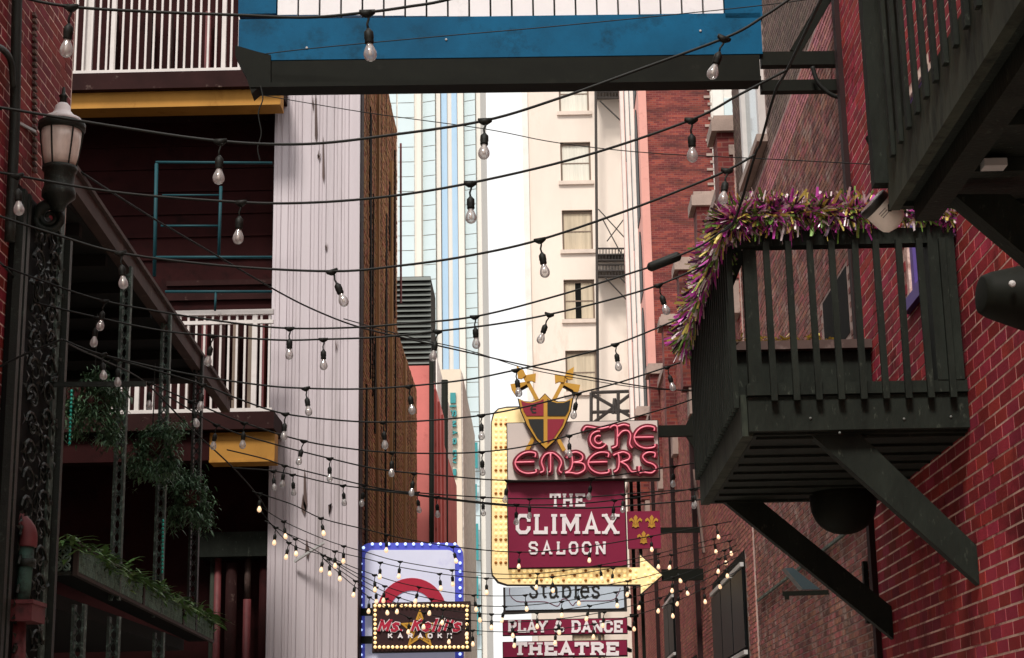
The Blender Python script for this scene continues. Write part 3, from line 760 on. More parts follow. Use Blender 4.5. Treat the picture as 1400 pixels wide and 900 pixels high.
MB().lathe([(30*q,hh(169)),(27*q,hh(163)),(17*q,hh(158)),(11.5*q,hh(152)),(11*q,hh(146)),(7*q,hh(142)),(2*q,hh(141))], lc, n=28).build('cap', M['lamp_white'], lp, True)
MB().lathe([(5*q,hh(142)),(5*q,hh(134)),(7*q,hh(132)),(3*q,hh(129)),(2*q,hh(120))], lc, n=10).build('finial', M['dark_iron'], lp, True)
MB().bar(P(48,180,Y=13.2), P(20,165,X=XL), .02, .02).build('stay', M['grey_metal'], lp)

# projecting support bar for the cables
sb = thing('support_arm', 'horizontal iron arm with diagonal brace projecting from the left wall', 'bracket', P(0,526,Y=13.9))
MB().bar(P(-40,527,Y=13.9), P(200,525,Y=13.9), .03, .04).build('arm', M['dark_iron'], sb)
MB().bar(P(-20,600,Y=13.9), P(42,528,Y=13.9), .03, .04).build('brace', M['fascia_brown'], sb)

# drain pipe bottom left
dp = thing('drain_pipe', 'old red and verdigris drain pipe elbow with collector box, lower left corner', 'drain pipe', P(30,880,Y=13.3))
DY = 13.3
MB().tube(smooth_path([P(-40,668,Y=DY),P(0,694,Y=DY),P(25,712,Y=DY),P(38,728,Y=DY),P(38,748,Y=DY)]), .07, 12).build('elbow', M['copper_red'], dp, True)
MB().tube([P(37,748,Y=DY),P(30,828,Y=DY)], .058, 12).build('pipe', M['verdigris'], dp, True)
MB().lathe([(.072,-.03),(.072,.03)], P(36,770,Y=DY), n=14).build('collar', M['dark_iron'], dp, True)
a, b = P(-10,850,Y=DY-.12), P(46,826,Y=DY-.12)
MB().box((a.x,DY-.16,a.z),(b.x,DY+.2,b.z)).box((a.x-.01,DY-.18,b.z+.001),(b.x+.012,DY+.2,b.z+.03)).build('collector', M['copper_red'], dp)
MB().tube([P(22,850,Y=DY),P(20,990,Y=DY)], .075, 12).build('lower_pipe', M['copper_red'], dp, True)

# ------------------------------------------------------------------ far buildings
cb = thing('cream_building', 'tall cream stucco building with curtained windows beyond the saloon signs', 'building', (2, 86, 0))
CY = 84.0
c0, c1 = P(725,400,Y=CY).x, P(870,400,Y=CY).x
wl0, wl1 = P(776,500,Y=CY).x, P(813,500,Y=CY).x
MB().box((c0,CY,0),(wl0-.1,CY+18,46)).box((wl1+.1,CY,0),(c1+6,CY+18,46)).box((wl0-.09,CY+.4,0),(wl1+.09,CY+18,45.9)).build('wall', M['cream_wall'], cb)
MB().box((c0-.25,CY-.12,0),(c0+.05,CY+.3,46)).build('corner_strip', M['white_trim'], cb)
rows = [(30,62,1),(100,153,1),(195,248,1),(288,342,0),(383,437,2),(480,536,0),(577,632,0),(674,728,1),(770,824,0),(866,920,0)]
zl = 46.0
for (ya, yb, k) in rows:
    za, zb_ = P(775,ya,Y=CY).z + .02, P(775,yb,Y=CY).z
    MB().box((wl0-.1,CY+.003,za),(wl1+.1,CY+.45,zl)).build('spandrel', M['cream_wall'], cb); zl = zb_ - .02
MB().box((wl0-.1,CY+.003,0),(wl1+.1,CY+.45,zl)).build('spandrel', M['cream_wall'], cb)
CW = CY; CY = CW + .2
for i, (ya, yb, k) in enumerate(rows):
    a, b = P(775,yb,Y=CW), P(812,ya,Y=CW); a.x = wl0-.1; b.x = wl1+.1
    w = MB().box((a.x,CY-.04,a.z),(a.x+.09,CY+.06,b.z)).box((b.x-.09,CY-.04,a.z),(b.x,CY+.06,b.z)).box((a.x+.09,CY-.039,b.z-.1),(b.x-.09,CY+.06,b.z)) \
        .box((a.x+.09,CY-.039,a.z),(b.x-.09,CY+.06,a.z+.08)).build('window', M['window_frame'], cb)
    zm = (a.z+b.z)/2 - .02
    MB().box((a.x+.09,CY-.03,zm-.03),(b.x-.09,CY+.02,zm+.03)).build('meeting_rail', M['window_frame'], w)
    MB().box((a.x-.12,CW-.12,a.z-.2),(b.x+.12,CY+.02,a.z-.005)).build('sill', M['sill'], w)
    n = 14; cm = MB(); xs = [a.x+.09+(b.x-a.x-.18)*j/n for j in range(n+1)]
    vv = [(x, CY-.006-.012*(j%2), a.z+.08) for j, x in enumerate(xs)] + [(x, CY-.006-.012*(j%2), b.z-.1) for j, x in enumerate(xs)]
    fs = [(j,j+1,j+2+n,j+1+n) for j in range(n) if not (k == 2 and 5 <= j <= 7)]
    cm.add(vv, fs).build('curtain', M['curtain_white' if k == 1 else 'curtain'], w)
    if k == 2: MB().box((xs[5],CY-.02,a.z+.08),(xs[8],CY-.003,b.z-.1)).build('gap', M['black_void'], w)
# iron fire escape
CY = CW
fe = MB().tube([P(814,60,Y=CY-1.2),P(820,900,Y=CY-1.2)], .07, 6).build('fire_escape', M['fire_iron'], cb)
MB().tube([P(866,60,Y=CY-1.2),P(868,900,Y=CY-1.2)], .05, 6).build('upright', M['fire_iron'], fe)
def fline(x0,y0,x1,y1,r=.04,nm='brace'): MB().tube([P(x0,y0,Y=CY-1.2),P(x1,y1,Y=CY-1.2)], r, 5).build(nm, M['fire_iron'], fe)
for ya in (118, 340, 362):
    fline(815,ya,868,ya,.05,'rail'); fline(815,ya+8,868,ya+8,.035,'rail'); fline(815,ya+16,868,ya+16,.06,'rail')
    bars = MB()
    for k in range(13): bars.tube([P(816+k*4.2,ya,Y=CY-1.2),P(816+k*4.2,ya+16,Y=CY-1.2)], .022, 4)
    bars.build('guard', M['fire_iron'], fe, kind='stuff')
    a, b = P(815,ya+17,Y=CY), P(868,ya+17,Y=CY)
    MB().box((a.x,CY-1.25,a.z-.06),(b.x,CY-.01,a.z)).build('landing', M['fire_iron'], fe)
fline(820,138,862,178); fline(845,128,864,158); fline(818,286,862,334,.03); fline(862,288,830,330,.03); fline(824,300,864,375,.03); fline(826,378,864,418); fline(846,378,866,398)
for (x0_,y0_,x1_,y1_) in ((808,537,868,535),(808,564,868,562),(808,537,808,578),(845,537,845,578),(810,540,866,572),(864,538,812,578),(838,566,840,545),(840,545,843,566)): fline(x0_,y0_,x1_,y1_,.09,'rail')

# brick block facing the alley, with pink flank
kb = thing('brick_block', 'tall red brick block with pink flank and arched windows right of the cream building', 'building', (5, 60, 0))
KY = 58.0
k0, k1 = P(886,400,Y=KY).x, P(976,250,Y=KY).x
MB().box((k0+.02,KY+.01,0),(k1,KY+14,34)).build('wall', M['brick_face'], kb)
MB().box((k0-.1,KY-.03,0),(k0+.18,KY+12,34)).build('flank', M['pink_wall'], kb)
tooth = MB().box((-.12,-.03,-.065),(.12,.03,.065)).mesh('quoin', M['stone_cap'])
for k in range(70):
    place(tooth, 'quoin', (k1-(.1 if k%2 else .02), KY-.005, 14.5+k*.27), kb, scale=(1 if k%2 else .6,1,.7))
def arch(y0, y1, z0, z1):
    n = 8; r = (y1-y0)/2
    poly = [(y0,z0),(y1,z0),(y1,z1-r)] + [((y0+y1)/2+r*math.cos(math.pi*i/n), z1-r+r*1.6*math.sin(math.pi*i/n)) for i in range(1,n)] + [(y0,z1-r)]
    MB().prism_x(poly, k0-.13, k0-.08).build('arched_window', M['dark_glass'], kb)
    poly2 = [(p[0]+(.12 if p[0]>(y0+y1)/2 else -.12), p[1]+(.12 if p[1]>z0 else 0)) for p in poly]
for z0, z1 in ((5,10.2),(11.5,16.8),(17.6,19.6),(20.4,24.2),(25,28)):
    for y0 in (58.8, 61.6, 64.6): arch(y0, y0+1.5, z0, z1)
for yy in (60.6, 63.6, 67.0):
    MB().box((k0-.22,yy,4),(k0-.09,yy+.5,34)).build('pilaster', M['white_trim'], kb)

wb = thing('white_office_block', 'white office block showing behind the red brick block, upper right', 'building', (9, 78, 0))
w0 = P(975,200,Y=76).x
MB().box((w0,76,0),(w0+14,90,40)).build('wall', M['white_trim'], wb)
for k in range(4):
    MB().box((w0+.05+k*1.05,75.8,0),(w0+.55+k*1.05,76.001,40)).build('pilaster', M['white_trim'], wb)
    for j in range(5):
        z0 = 22+j*2.6
        MB().box((w0+.58+k*1.05,75.96,z0),(w0+1.06+k*1.05,76.002,z0+1.7)).build('window', M['tower_glass'], wb)

# glass tower
gt = thing('glass_tower', 'pale glass skyscraper with blue vertical strips in the gap of sky', 'tower', (-13, 225, 0))
TWY = 220.0
def tx(px): return P(px,400,Y=TWY).x
def tz(py): return P(600,py,Y=TWY).z
MB().box((tx(505),TWY,0),(tx(660),TWY+30,118)).build('shaft', M['tower_stone'], gt)
for px0, px1 in ((571,577),(598,604),(628,636),(654,660)):
    MB().box((tx(px0),TWY-.8,0),(tx(px1),TWY,118)).build('fin', M['tower_stone'], gt)
zs = [tz(100+i*20.2) for i in range(42)]
def column_of(px0, px1, m, nm, skew=0):
    for i in range(len(zs)-1):
        if zs[i+1] < 2: break
        MB().add([(tx(px0),TWY-.15,zs[i]-.05),(tx(px1),TWY-.15-skew,zs[i]-.05-skew*.2),(tx(px1),TWY-.15-skew,zs[i+1]+.05-skew*.2),(tx(px0),TWY-.15,zs[i+1]+.05)],[(0,3,2,1)]).build(nm, M[m], gt)
column_of(544,567,'tower_glass','window_pane'); column_of(528,542,'tower_glass','window_pane')
column_of(579,597,'tower_glass','window_pane',1.2); column_of(637,653,'tower_glass','window_pane',1.2)
MB().box((tx(605),TWY-.3,0),(tx(613),TWY-.05,118)).build('blue_strip', M['tower_blue'], gt)
MB().box((tx(619.5),TWY-.3,0),(tx(627),TWY-.05,118)).build('blue_strip', M['tower_blue'], gt)

# salmon building, roof louvre, white trimmed house, beige house with letters
sbld = thing('salmon_building', 'narrow salmon pink building beyond the rough brick flank', 'building', (-3, 42, 0))
MB().box((-5.5,38,0),(P(588,600,Y=38).x,44,P(580,500,Y=38).z)).build('front_wall', M['salmon'], sbld)
MB().box((-5.5,44.01,0),(P(588,600,Y=38).x-.06,52,P(580,500,Y=38).z-.5)).build('rear_wall', M['salmon_dark'], sbld)
xx = P(588,600,Y=38).x
for yy in (38.4, 39.6, 41.0, 42.6):
    MB().box((xx+.0,yy,0),(xx+.05,yy+.35,P(580,500,Y=38).z-.2)).build('pilaster', M['salmon_dark'], sbld)
MB().tube([P(590,485,Y=37.9),P(590,960,Y=37.9)], .055, 8).build('drain_pipe', M['black_steel'], sbld, True)
lv = thing('roof_louvre', 'grey slatted louvre housing on the roof of the salmon building', 'louvre', (-3, 40, 10.9))
a, b = P(553,499,Y=39), P(589,377,Y=39)
MB().box((a.x-.8,39.05,P(580,500,Y=38).z),(b.x-.01,41,b.z)).build('housing', M['black_steel'], lv)
n = 17
for k in range(n):
    z0 = a.z + (b.z-a.z)*k/n
    MB().add([(a.x-.8,39.04,z0+.11),(b.x,39.04,z0+.11),(b.x,38.93,z0),(a.x-.8,38.93,z0)],[(0,3,2,1)]).build('slat', M['louvre'], lv)
wt_ = thing('white_house', 'narrow white trimmed house flank beyond the salmon building', 'building', (-3.2, 56, 0))
MB().box((-7,54,0),(P(598,600,Y=54).x,64,P(600,488,Y=54).z)).build('wall', M['white_trim'], wt_)
for k in range(5):
    yy = 55+k*1.8
    MB().box((P(598,600,Y=54).x-.02,yy,3),(P(598,600,Y=54).x+.06,yy+.9,12)).build('shutter', M['salmon_dark' if k%2 else 'window_frame'], wt_)
bh = thing('beige_building', 'beige building with vertical teal lettering beside the glass tower', 'building', (-3.3, 72, 0))
BY = 70.0
b0, b1 = P(605,600,Y=BY).x, P(631,600,Y=BY).x
MB().box((b0-1.5,BY,0),(b1,BY+14,P(620,505,Y=BY).z)).build('wall', M['beige'], bh)
MB().box((b1-.02,BY+.05,0),(b1+.06,BY+13.9,P(632,510,Y=BY).z)).build('speckled_flank', M['grey_stone'], bh)
MB().tube([P(608,520,Y=46),P(608,960,Y=46)], .09, 8).build('mast', M['black_steel'], sbld, True)

def ribs_sign(parent, glyph, cx, cy, w, h, Y, m, rot=True, th=.2, name='letter'):
    s_ = MB(); q_ = Y/F
    for k, st in enumerate(glyph):
        pts = []
        for (u, v) in st:
            uu, vv = (u-.5)*w, (v-.5)*h
            if rot: uu, vv = (v-.5)*w, -(u-.5)*h
            p = P(cx+uu, cy-vv, Y=Y); pts.append((p.x, p.z))
        s_.ribbon(pts, th*q_, Y-.12-k*.01, Y)
    return s_.build(name, m, parent)

# ------------------------------------------------------------------ lettering
def oct_(x0,x1,y0=.07,y1=.93,c=.18):
    return [(x0,y0+c),(x0+c,y0),(x1-c,y0),(x1,y0+c),(x1,y1-c),(x1-c,y1),(x0+c,y1),(x0,y1-c)]
GLYPH = {   # strokes, serif feet, closed strokes; unit box
 'T': (.95, [[(.5,0),(.5,1)],[(.08,.68),(.08,.92),(.92,.92),(.92,.68)]], [(.5,.06)], []),
 'H': (1.0, [[(.2,0),(.2,1)],[(.8,0),(.8,1)],[(.2,.5),(.8,.5)]], [(.2,.06),(.2,.94),(.8,.06),(.8,.94)], []),
 'E': (.92, [[(.2,0),(.2,1)],[(.02,.93),(.88,.93),(.88,.7)],[(.02,.07),(.88,.07),(.88,.32)],[(.2,.5),(.58,.5)],[(.6,.36),(.6,.64)]], [], []),
 'C': (.92, [[(.88,.62),(.88,.76),(.7,.93),(.3,.93),(.12,.76),(.12,.24),(.3,.07),(.7,.07),(.88,.24),(.88,.38)]], [], []),
 'L': (.88, [[(.25,0),(.25,1)],[(.02,.07),(.9,.07),(.9,.36)]], [(.25,.94)], []),
 'I': (.5, [[(.5,0),(.5,1)]], [(.5,.06),(.5,.94)], []),
 'M': (1.2, [[(.16,0),(.16,1)],[(.16,.93),(.5,.3),(.84,.93)],[(.84,1),(.84,0)]], [(.16,.06),(.84,.06),(.12,.94),(.88,.94)], []),
 'A': (1.05, [[(.16,0),(.5,.97),(.84,0)],[(.28,.32),(.72,.32)]], [(.14,.06),(.86,.06)], []),
 'X': (1.0, [[(.14,0),(.86,1)],[(.14,1),(.86,0)]], [(.14,.06),(.14,.94),(.86,.06),(.86,.94)], []),
 'S': (.88, [[(.88,.66),(.88,.78),(.72,.93),(.28,.93),(.12,.8),(.12,.64),(.28,.53),(.72,.47),(.88,.36),(.88,.2),(.72,.07),(.28,.07),(.12,.22),(.12,.34)]], [], []),
 'O': (.92, [], [], [oct_(.12,.88)]),
 'N': (1.1, [[(.18,0),(.18,1)],[(.18,.95),(.82,.05)],[(.82,0),(.82,1)]], [(.18,.06),(.14,.94),(.82,.94)], []),
 'P': (.92, [[(.22,0),(.22,1)],[(.05,.93),(.7,.93),(.88,.8),(.88,.6),(.7,.47),(.22,.47)]], [(.22,.06)], []),
 'Y': (1.0, [[(.1,.97),(.5,.45),(.9,.97)],[(.5,.45),(.5,0)]], [(.5,.06),(.1,.94),(.9,.94)], []),
 'D': (1.0, [[(.2,0),(.2,1)],[(.04,.93),(.66,.93),(.88,.74),(.88,.26),(.66,.07),(.04,.07)]], [], []),
 'R': (1.0, [[(.2,0),(.2,1)],[(.04,.93),(.66,.93),(.84,.8),(.84,.64),(.66,.5),(.2,.5)],[(.52,.5),(.86,.04)]], [(.2,.06),(.86,.06)], []),
 'K': (1.0, [[(.2,0),(.2,1)],[(.85,.97),(.2,.42)],[(.42,.6),(.88,.03)]], [], []),
 '&': (1.1, [[(.92,.4),(.7,.12),(.45,.06),(.18,.1),(.1,.28),(.22,.48),(.55,.66),(.6,.82),(.48,.94),(.32,.9),(.28,.74),(.42,.52),(.92,.05)]], [], []),
 'B': (.95, [[(.2,0),(.2,1)],[(.04,.93),(.7,.93),(.84,.8),(.84,.66),(.7,.52),(.2,.52)],[(.7,.52),(.88,.38),(.88,.2),(.72,.07),(.04,.07)]], [], []),
 ' ': (.5, [], [], []),
 't': (.6, [[(.45,.92),(.45,.18),(.6,.06),(.85,.1)],[(.12,.66),(.85,.66)]], [], []),
 'a': (.85, [[(.15,.52),(.25,.66),(.6,.66),(.72,.5),(.72,.14),(.92,.04)],[(.72,.42),(.3,.38),(.12,.22),(.22,.05),(.5,.05),(.72,.2)]], [], []),
 'b': (.9, [[(.05,.96),(.22,.96),(.22,.03)],[(.22,.54),(.5,.67),(.8,.56),(.88,.35),(.8,.14),(.5,.03),(.22,.14)]], [], []),
 'l': (.45, [[(.2,.97),(.5,.97),(.5,.04)],[(.2,.04),(.8,.04)]], [], []),
 'e': (.82, [[(.14,.36),(.84,.36),(.8,.56),(.5,.67),(.2,.56),(.12,.34),(.22,.12),(.52,.03),(.85,.14)]], [], []),
 's': (.75, [[(.82,.5),(.76,.63),(.4,.67),(.16,.54),(.3,.4),(.7,.32),(.84,.18),(.6,.03),(.25,.05),(.12,.22)]], [], []),
 'i': (.42, [[(.5,.66),(.5,.03)],[(.5,.82),(.5,.96)]], [], []),
 '.': (.35, [[(.5,.02),(.5,.16)]], [], []),
 "'": (.3, [[(.55,.95),(.45,.7)]], [], []),
}
GLYPH['Sl'] = (.82, [[(.8,.72),(.72,.9),(.45,.97),(.2,.86),(.18,.68),(.4,.54),(.7,.44),(.84,.26),(.7,.08),(.4,.03),(.18,.12),(.12,.28)]], [], [])

def lettering(parent, chars, px0, px1, pyt, pyb, Y, m, th, serif=.34, sth=None, depth=.02, gap=.16, shear=0.0, back=None, name='letter', lift=0):
    """each character a part; px box on the plane Y, th = stroke width in px"""
    q_ = Y/F; h = pyb-pyt
    ws = [GLYPH[c][0] for c in chars]; tot = sum(ws) + gap*(len(ws)-1); k = (px1-px0)/tot; x = px0
    sth = sth or th*.72
    def pt(u, v, w): 
        p = P(x + u*w*k + shear*(v-.5)*h, pyb - v*h, Y=Y); return (p.x, p.z)
    for c, w in zip(chars, ws):
        if c != ' ':
            _, st, se, cl = GLYPH[c]; s_ = MB(); j = 0
            bk = MB()
            for q in st:
                s_.ribbon([pt(u,v,w) for u,v in q], th*q_, Y-depth-j*.0015-lift, Y-.002-lift); j += 1
                if back: bk.ribbon([pt(u,v,w) for u,v in q], (th+back[1])*q_, Y-depth*.5-j*.0015-lift, Y-.001-lift)
            for q in cl:
                s_.ribbon([pt(u,v,w) for u,v in q], th*q_, Y-depth-j*.0015-lift, Y-.002-lift, closed=True); j += 1
            for (u, v) in se:
                d = serif/ w * .5
                s_.ribbon([pt(u-d,v,w), pt(u+d,v,w)], sth*q_, Y-depth-j*.0015-lift, Y-.002-lift); j += 1
            o = s_.build(name, m, parent)
            if back: bk.build('outline', back[0], o)
        x += (w+gap)*k
M['burgundy'] = mat('burgundy sign face', '#82103a', .5, var=.06, vscale=2)
M['letter_white'] = mat('off white letters', '#f2eaec', .6, var=.06)
M['sign_grey'] = mat('grey sign face', '#d6c9c2', .6, var=.06, vscale=1.5, col2='#a39690', amt2=.25)
M['sign_edge'] = mat('dark sign casing', '#2b2624', .6, var=.15)
M['crimson_letter'] = mat('crimson channel letter', '#6e1226', .5, var=.1)
M['neon_pink'] = mat('pink neon tube', '#f28a9b', .3, var=.02, emit='#ff6a82', estr=.12)
M['gold'] = mat('gold sign paint', '#c9973a', .45, var=.12, metal=.2)
M['sign_black'] = mat('black sign paint', '#1f1e1b', .5, var=.1)
M['sign_red'] = mat('red sign paint', '#8f1d33', .5, var=.08)
M['bulb_panel'] = mat('yellow lit arrow panel', '#f2dcaa', .5, var=.06, vscale=2, emit='#ffd890', estr=.28)
M['bulb_dull'] = mat('orange unlit bulb', '#b9772f', .4, var=.1)
M['bulb_glow'] = mat('pale yellow bulb', '#ffe9a8', .4, var=.04, emit='#ffe0a0', estr=.5)
M['pale_blue'] = mat('pale blue sign face', '#c6d4e2', .5, var=.05)
M['lavender'] = mat('lavender white lit sign face', '#d2d4e6', .5, var=.05, col2='#bcbcdc', amt2=.3, s2=2, emit='#c8ccf0', estr=.12)
M['blue_border'] = mat('blue lit border', '#4a4fb4', .5, var=.08, emit='#5a66d8', estr=.12)
M['maroon_board'] = mat('dark maroon board', '#2f1518', .5, var=.1)
M['red_arc'] = mat('crimson arc paint', '#b0203c', .5, var=.06)
M['wine_text'] = mat('thin wine line', '#6d3048', .6)

def poly(pts, Y): return [(P(x,y,Y=Y).x, P(x,y,Y=Y).z) for x, y in pts]
def rect(px0,py0,px1,py1,Y):
    mx_, my_ = (px0+px1)/2, (max(py0,-20)+py1)/2
    return P(px0,my_,Y=Y).x, P(mx_,py1,Y=Y).z, P(px1,my_,Y=Y).x, P(mx_,py0,Y=Y).z
def board(parent, name, px0,py0,px1,py1,Y,thick,m,front=0.0):
    x0,z0,x1,z1 = rect(px0,py0,px1,py1,Y)
    return MB().box((x0,Y-front,z0),(x1,Y+thick,z1)).build(name, m, parent)

# ------------------------------------------------------------------ overhead blue sign
OY = 15.3
os_ = thing('overhead_sign', 'large blue framed sign with white boards spanning the alley at the top', 'sign', P(690,130,Y=OY))
board(os_,'bottom_rail',328,24,1042,80,OY,.10,M['blue_paint'],.03)
board(os_,'left_stile',328,-160,379,23.6,OY,.10,M['blue_paint'],.03)
board(os_,'right_stile',991,-160,1042,23.6,OY,.10,M['blue_paint'],.03)
xs = [379.5+ (990.5-379.5)*i/21 for i in range(22)]
for i in range(21):
    board(os_,'white_board',xs[i]+1.3,-160,xs[i+1]-1.3,23.2,OY,.06,M['white_board'],rnd.uniform(.002,.006))
board(os_,'backing',380,-158,990,23,OY+.07,.03,M['sign_black'])
x0,z0,x1,z1 = rect(345,80.8,1040,118,OY)
MB().box((x0,OY-.025,z0+.05),(x1,OY+.08,z1)).build('channel_web', M['black_steel'], os_)
MB().box((x0,OY-.06,z0),(x1,OY+.16,z0+.045)).build('channel_flange', M['black_steel'], os_)
MB().prism(poly([(324,68),(352,76),(372,80.8),(372,124),(357,124),(346,134),(338,108),(324,82)],OY), OY-.05, OY+.14).build('end_bracket', M['black_steel'], os_)
for pya, pyb in ((65,86),(104,121)):
    a = P(1041,(pya+pyb)/2,Y=OY+.05); b = P(1196,(pya+pyb)/2+1,Y=OY+.05)
    MB().box((a.x,OY,b.z-(pyb-pya)/2*OY/F),(XR+.02,OY+.1,b.z+(pyb-pya)/2*OY/F)).build('arm', M['black_steel'], os_)
MB().bar(P(1152,-40,Y=OY+.2), P(1088,70,Y=OY+.2), .1, .1).build('strut', M['black_steel'], os_)
MB().bar(P(1128,122,Y=OY+.05), P(1160,100,Y=OY+.05), .04, .04).build('gusset', M['black_steel'], os_)
MB().tube(smooth_path([P(1112,88,Y=OY-.1),P(1120,110,Y=OY-.1),P(1138,126,Y=OY-.1),P(1156,129,Y=OY-.1),P(1166,118,Y=OY-.1),P(1164,96,Y=OY-.1)]), .022, 8).build('cable_loop', M['rubber'], os_, True)
MB().tube(smooth_path([P(357,120,Y=OY-.1),P(360,138,Y=OY-.12),P(354,158,Y=OY-.12),P(358,185,Y=OY-.12),P(353,205,Y=OY-.12),P(356,222,Y=OY-.12)]), .006, 5).build('frayed_wire', M['rubber'], os_)
for (px,py) in ((610,55),(420,68),(958,40)):
    c = P(px,py,Y=OY-.032)
    MB().lathe([(.012,0),(.01,.008),(.002,.01)], c, (0,-1,0), 8).build('bolt', M['grey_metal'], os_)

os_.rotation_euler.z = .022
# ------------------------------------------------------------------ signs on the right
EY = 31.0
def arm_to_wall(parent, px, py, Y, h=.16, plate=False):
    a = P(px,py,Y=Y)
    MB().box((a.x,Y+.02,a.z-h/2),(XF-.01,Y+.14,a.z+h/2)).build('arm', M['black_steel'], parent)
    if plate: MB().prism([(XF-.3,a.z),(XF-.05,a.z+.42),(XF-.012,a.z+.42),(XF-.012,a.z-.42),(XF-.05,a.z-.42)], Y+.03, Y+.13).build('wall_plate', M['black_steel'], parent)
def hang_on_post(parent, px, py, Y):
    a, b = P(px,py,Y=Y), P(862,py,Y=EY+.66)
    MB().bar((a.x-.02,Y+.08,a.z), (b.x,EY+.66,a.z), .05, .06).build('bracket', M['black_steel'], parent)
ar = thing('arrow_sign', 'yellow bulb covered arrow sign bending round the burgundy saloon board', 'sign', P(680,800,Y=EY))
outl = [(692,558),(744,556),(744,588),(697,588),(697,776),(875,776),(875,759),(905,786.5),(876,812),(876,799),(694,799),(682,795),(674,786),(672.5,776),(672.5,578),(676,566),(682,560)]
MB().prism(poly(outl,EY+.04), EY+.04, EY+.1).build('panel', M['bulb_panel'], ar)
cas = [(690,555),(746,553),(746,592),(746,592),(746,560),(905,560)]
MB().prism(poly([(693,556),(744,554.5),(744,588),(698.5,588),(698.5,777),(874,777),(874,756),(907,786.5),(875,815),(875,801),(693,801),(680,797),(672,787),(671,777),(671,578),(674,565),(681,558.5)],EY+.05), EY+.05, EY+.16).build('casing', M['sign_edge'], ar)
dull = MB(); glow = MB()
def dome(mb, px, py, r=.03):
    c = P(px,py,Y=EY+.04); mb.lathe([(r,0),(r*.9,.018),(r*.5,.03),(r*.05,.034)], c, (0,-1,0), 7)
for j in range(26):
    for i in range(3):
        (dull if j % 4 in (0,1) else glow) and dome(dull if j % 4 == 1 else glow, 678+i*6.7, 572+j*7.9)
for j in range(23):
    for i in range(3):
        dome(dull if (j % 4 == 1 and i != 1) or (j % 4 == 3 and i == 1) else glow, 702+j*7.6, 780.5+i*6.5)
for (px,py) in ((880,770),(886,776),(893,783),(899,787),(893,792),(886,797),(880,803),(882,786),(888,787)): dome(glow, px, py)
dull.build('unlit_bulb_rows', M['bulb_dull'], ar, kind='stuff'); glow.build('lit_bulb_rows', M['bulb_glow'], ar, kind='stuff')
arm_to_wall(ar, 905, 786, EY+.12, .2)

em = thing('neon_sign', 'grey sign with pink neon lettering under a shield and crossed axes', 'sign', P(797,655,Y=EY-.2))
Y1 = EY-.25
board(em,'face',694,577,900,655,Y1,.16,M['sign_grey'])
x0,z0,x1,z1 = rect(692.8,575.6,901.6,656.6,Y1)
MB().box((x0,Y1+.03,z0),(x1,Y1+.3,z1)).build('casing', M['sign_edge'], em)
def zp(x, y): return (660+x*.2222, 480+y*.2222)
def arc(cx, cy, r, a0, a1, n=12, ry=None): return [(cx+r*math.cos(math.radians(a0+(a1-a0)*i/n)), cy+(ry or r)*math.sin(math.radians(a0+(a1-a0)*i/n))) for i in range(n+1)]
NE = [
 [[(616,500),(634,476),(668,478),(720,486),(776,474)], arc(712,554,52,-80,-330,14), arc(712,554,24,-330,-60,8)],
 [[(780,482),(806,466),(826,482),(826,560),(822,592),(792,606)], [(826,540),(856,504),(890,500),(908,530),(902,580),(918,606)], [(826,474),(866,462),(900,472)]],
 [[(1052,500),(1050,478),(1000,472),(955,494),(930,540),(950,586),(1000,606),(1054,598),(1056,580)], [(932,540),(1050,538)]],
 [[(322,662),(322,636),(270,632),(225,655),(200,695),(220,738),(268,760),(326,754),(326,735)], [(202,693),(318,690)]],
 [[(352,756),(376,742),(362,690),(384,646),(416,636),(440,640),(472,668),(484,700),(470,740),(486,758)], [(417,640),(417,742),(405,750)]],
 [[(516,668),(540,636),(552,690),(540,738),(506,758)], [(530,640),(574,630),(612,650),(606,682),(556,694)], [(566,694),(618,702),(626,738),(584,762),(540,756),(506,758)]],
 [[(770,662),(770,636),(718,632),(673,655),(648,695),(668,738),(716,760),(772,754),(772,735)], [(650,693),(766,690)]],
 [[(800,652),(830,640),(838,690),(830,735),(806,752)], [(818,642),(862,630),(898,646),(896,674),(844,692)], [(850,692),(884,712),(912,750),(944,752)]],
 [[(1054,664),(1056,636),(1012,632),(982,656),(1002,688),(1044,704),(1064,730),(1036,758),(986,752),(962,756),(960,715)]],
]
def neon_letter(strokes, parent):
    b_ = MB(); n_ = MB(); q_ = Y1/F
    for k, st in enumerate(strokes):
        pp = [P(*zp(x,y), Y=Y1) for x, y in st]
        pp = smooth_path(pp, 4)
        b_.ribbon([(p.x,p.z) for p in pp], 8.0*q_, Y1-.10-k*.002, Y1-.004)
        n_.tube([(p.x,Y1-.125-k*.004,p.z) for p in pp], .0135, 6)
    o = b_.build('letter', M['crimson_letter'], parent); n_.build('neon_tube', M['neon_pink'], o, True)
for st in NE: neon_letter(st, em)
arm_to_wall(em, 901, 589, Y1+.05, .2, True)
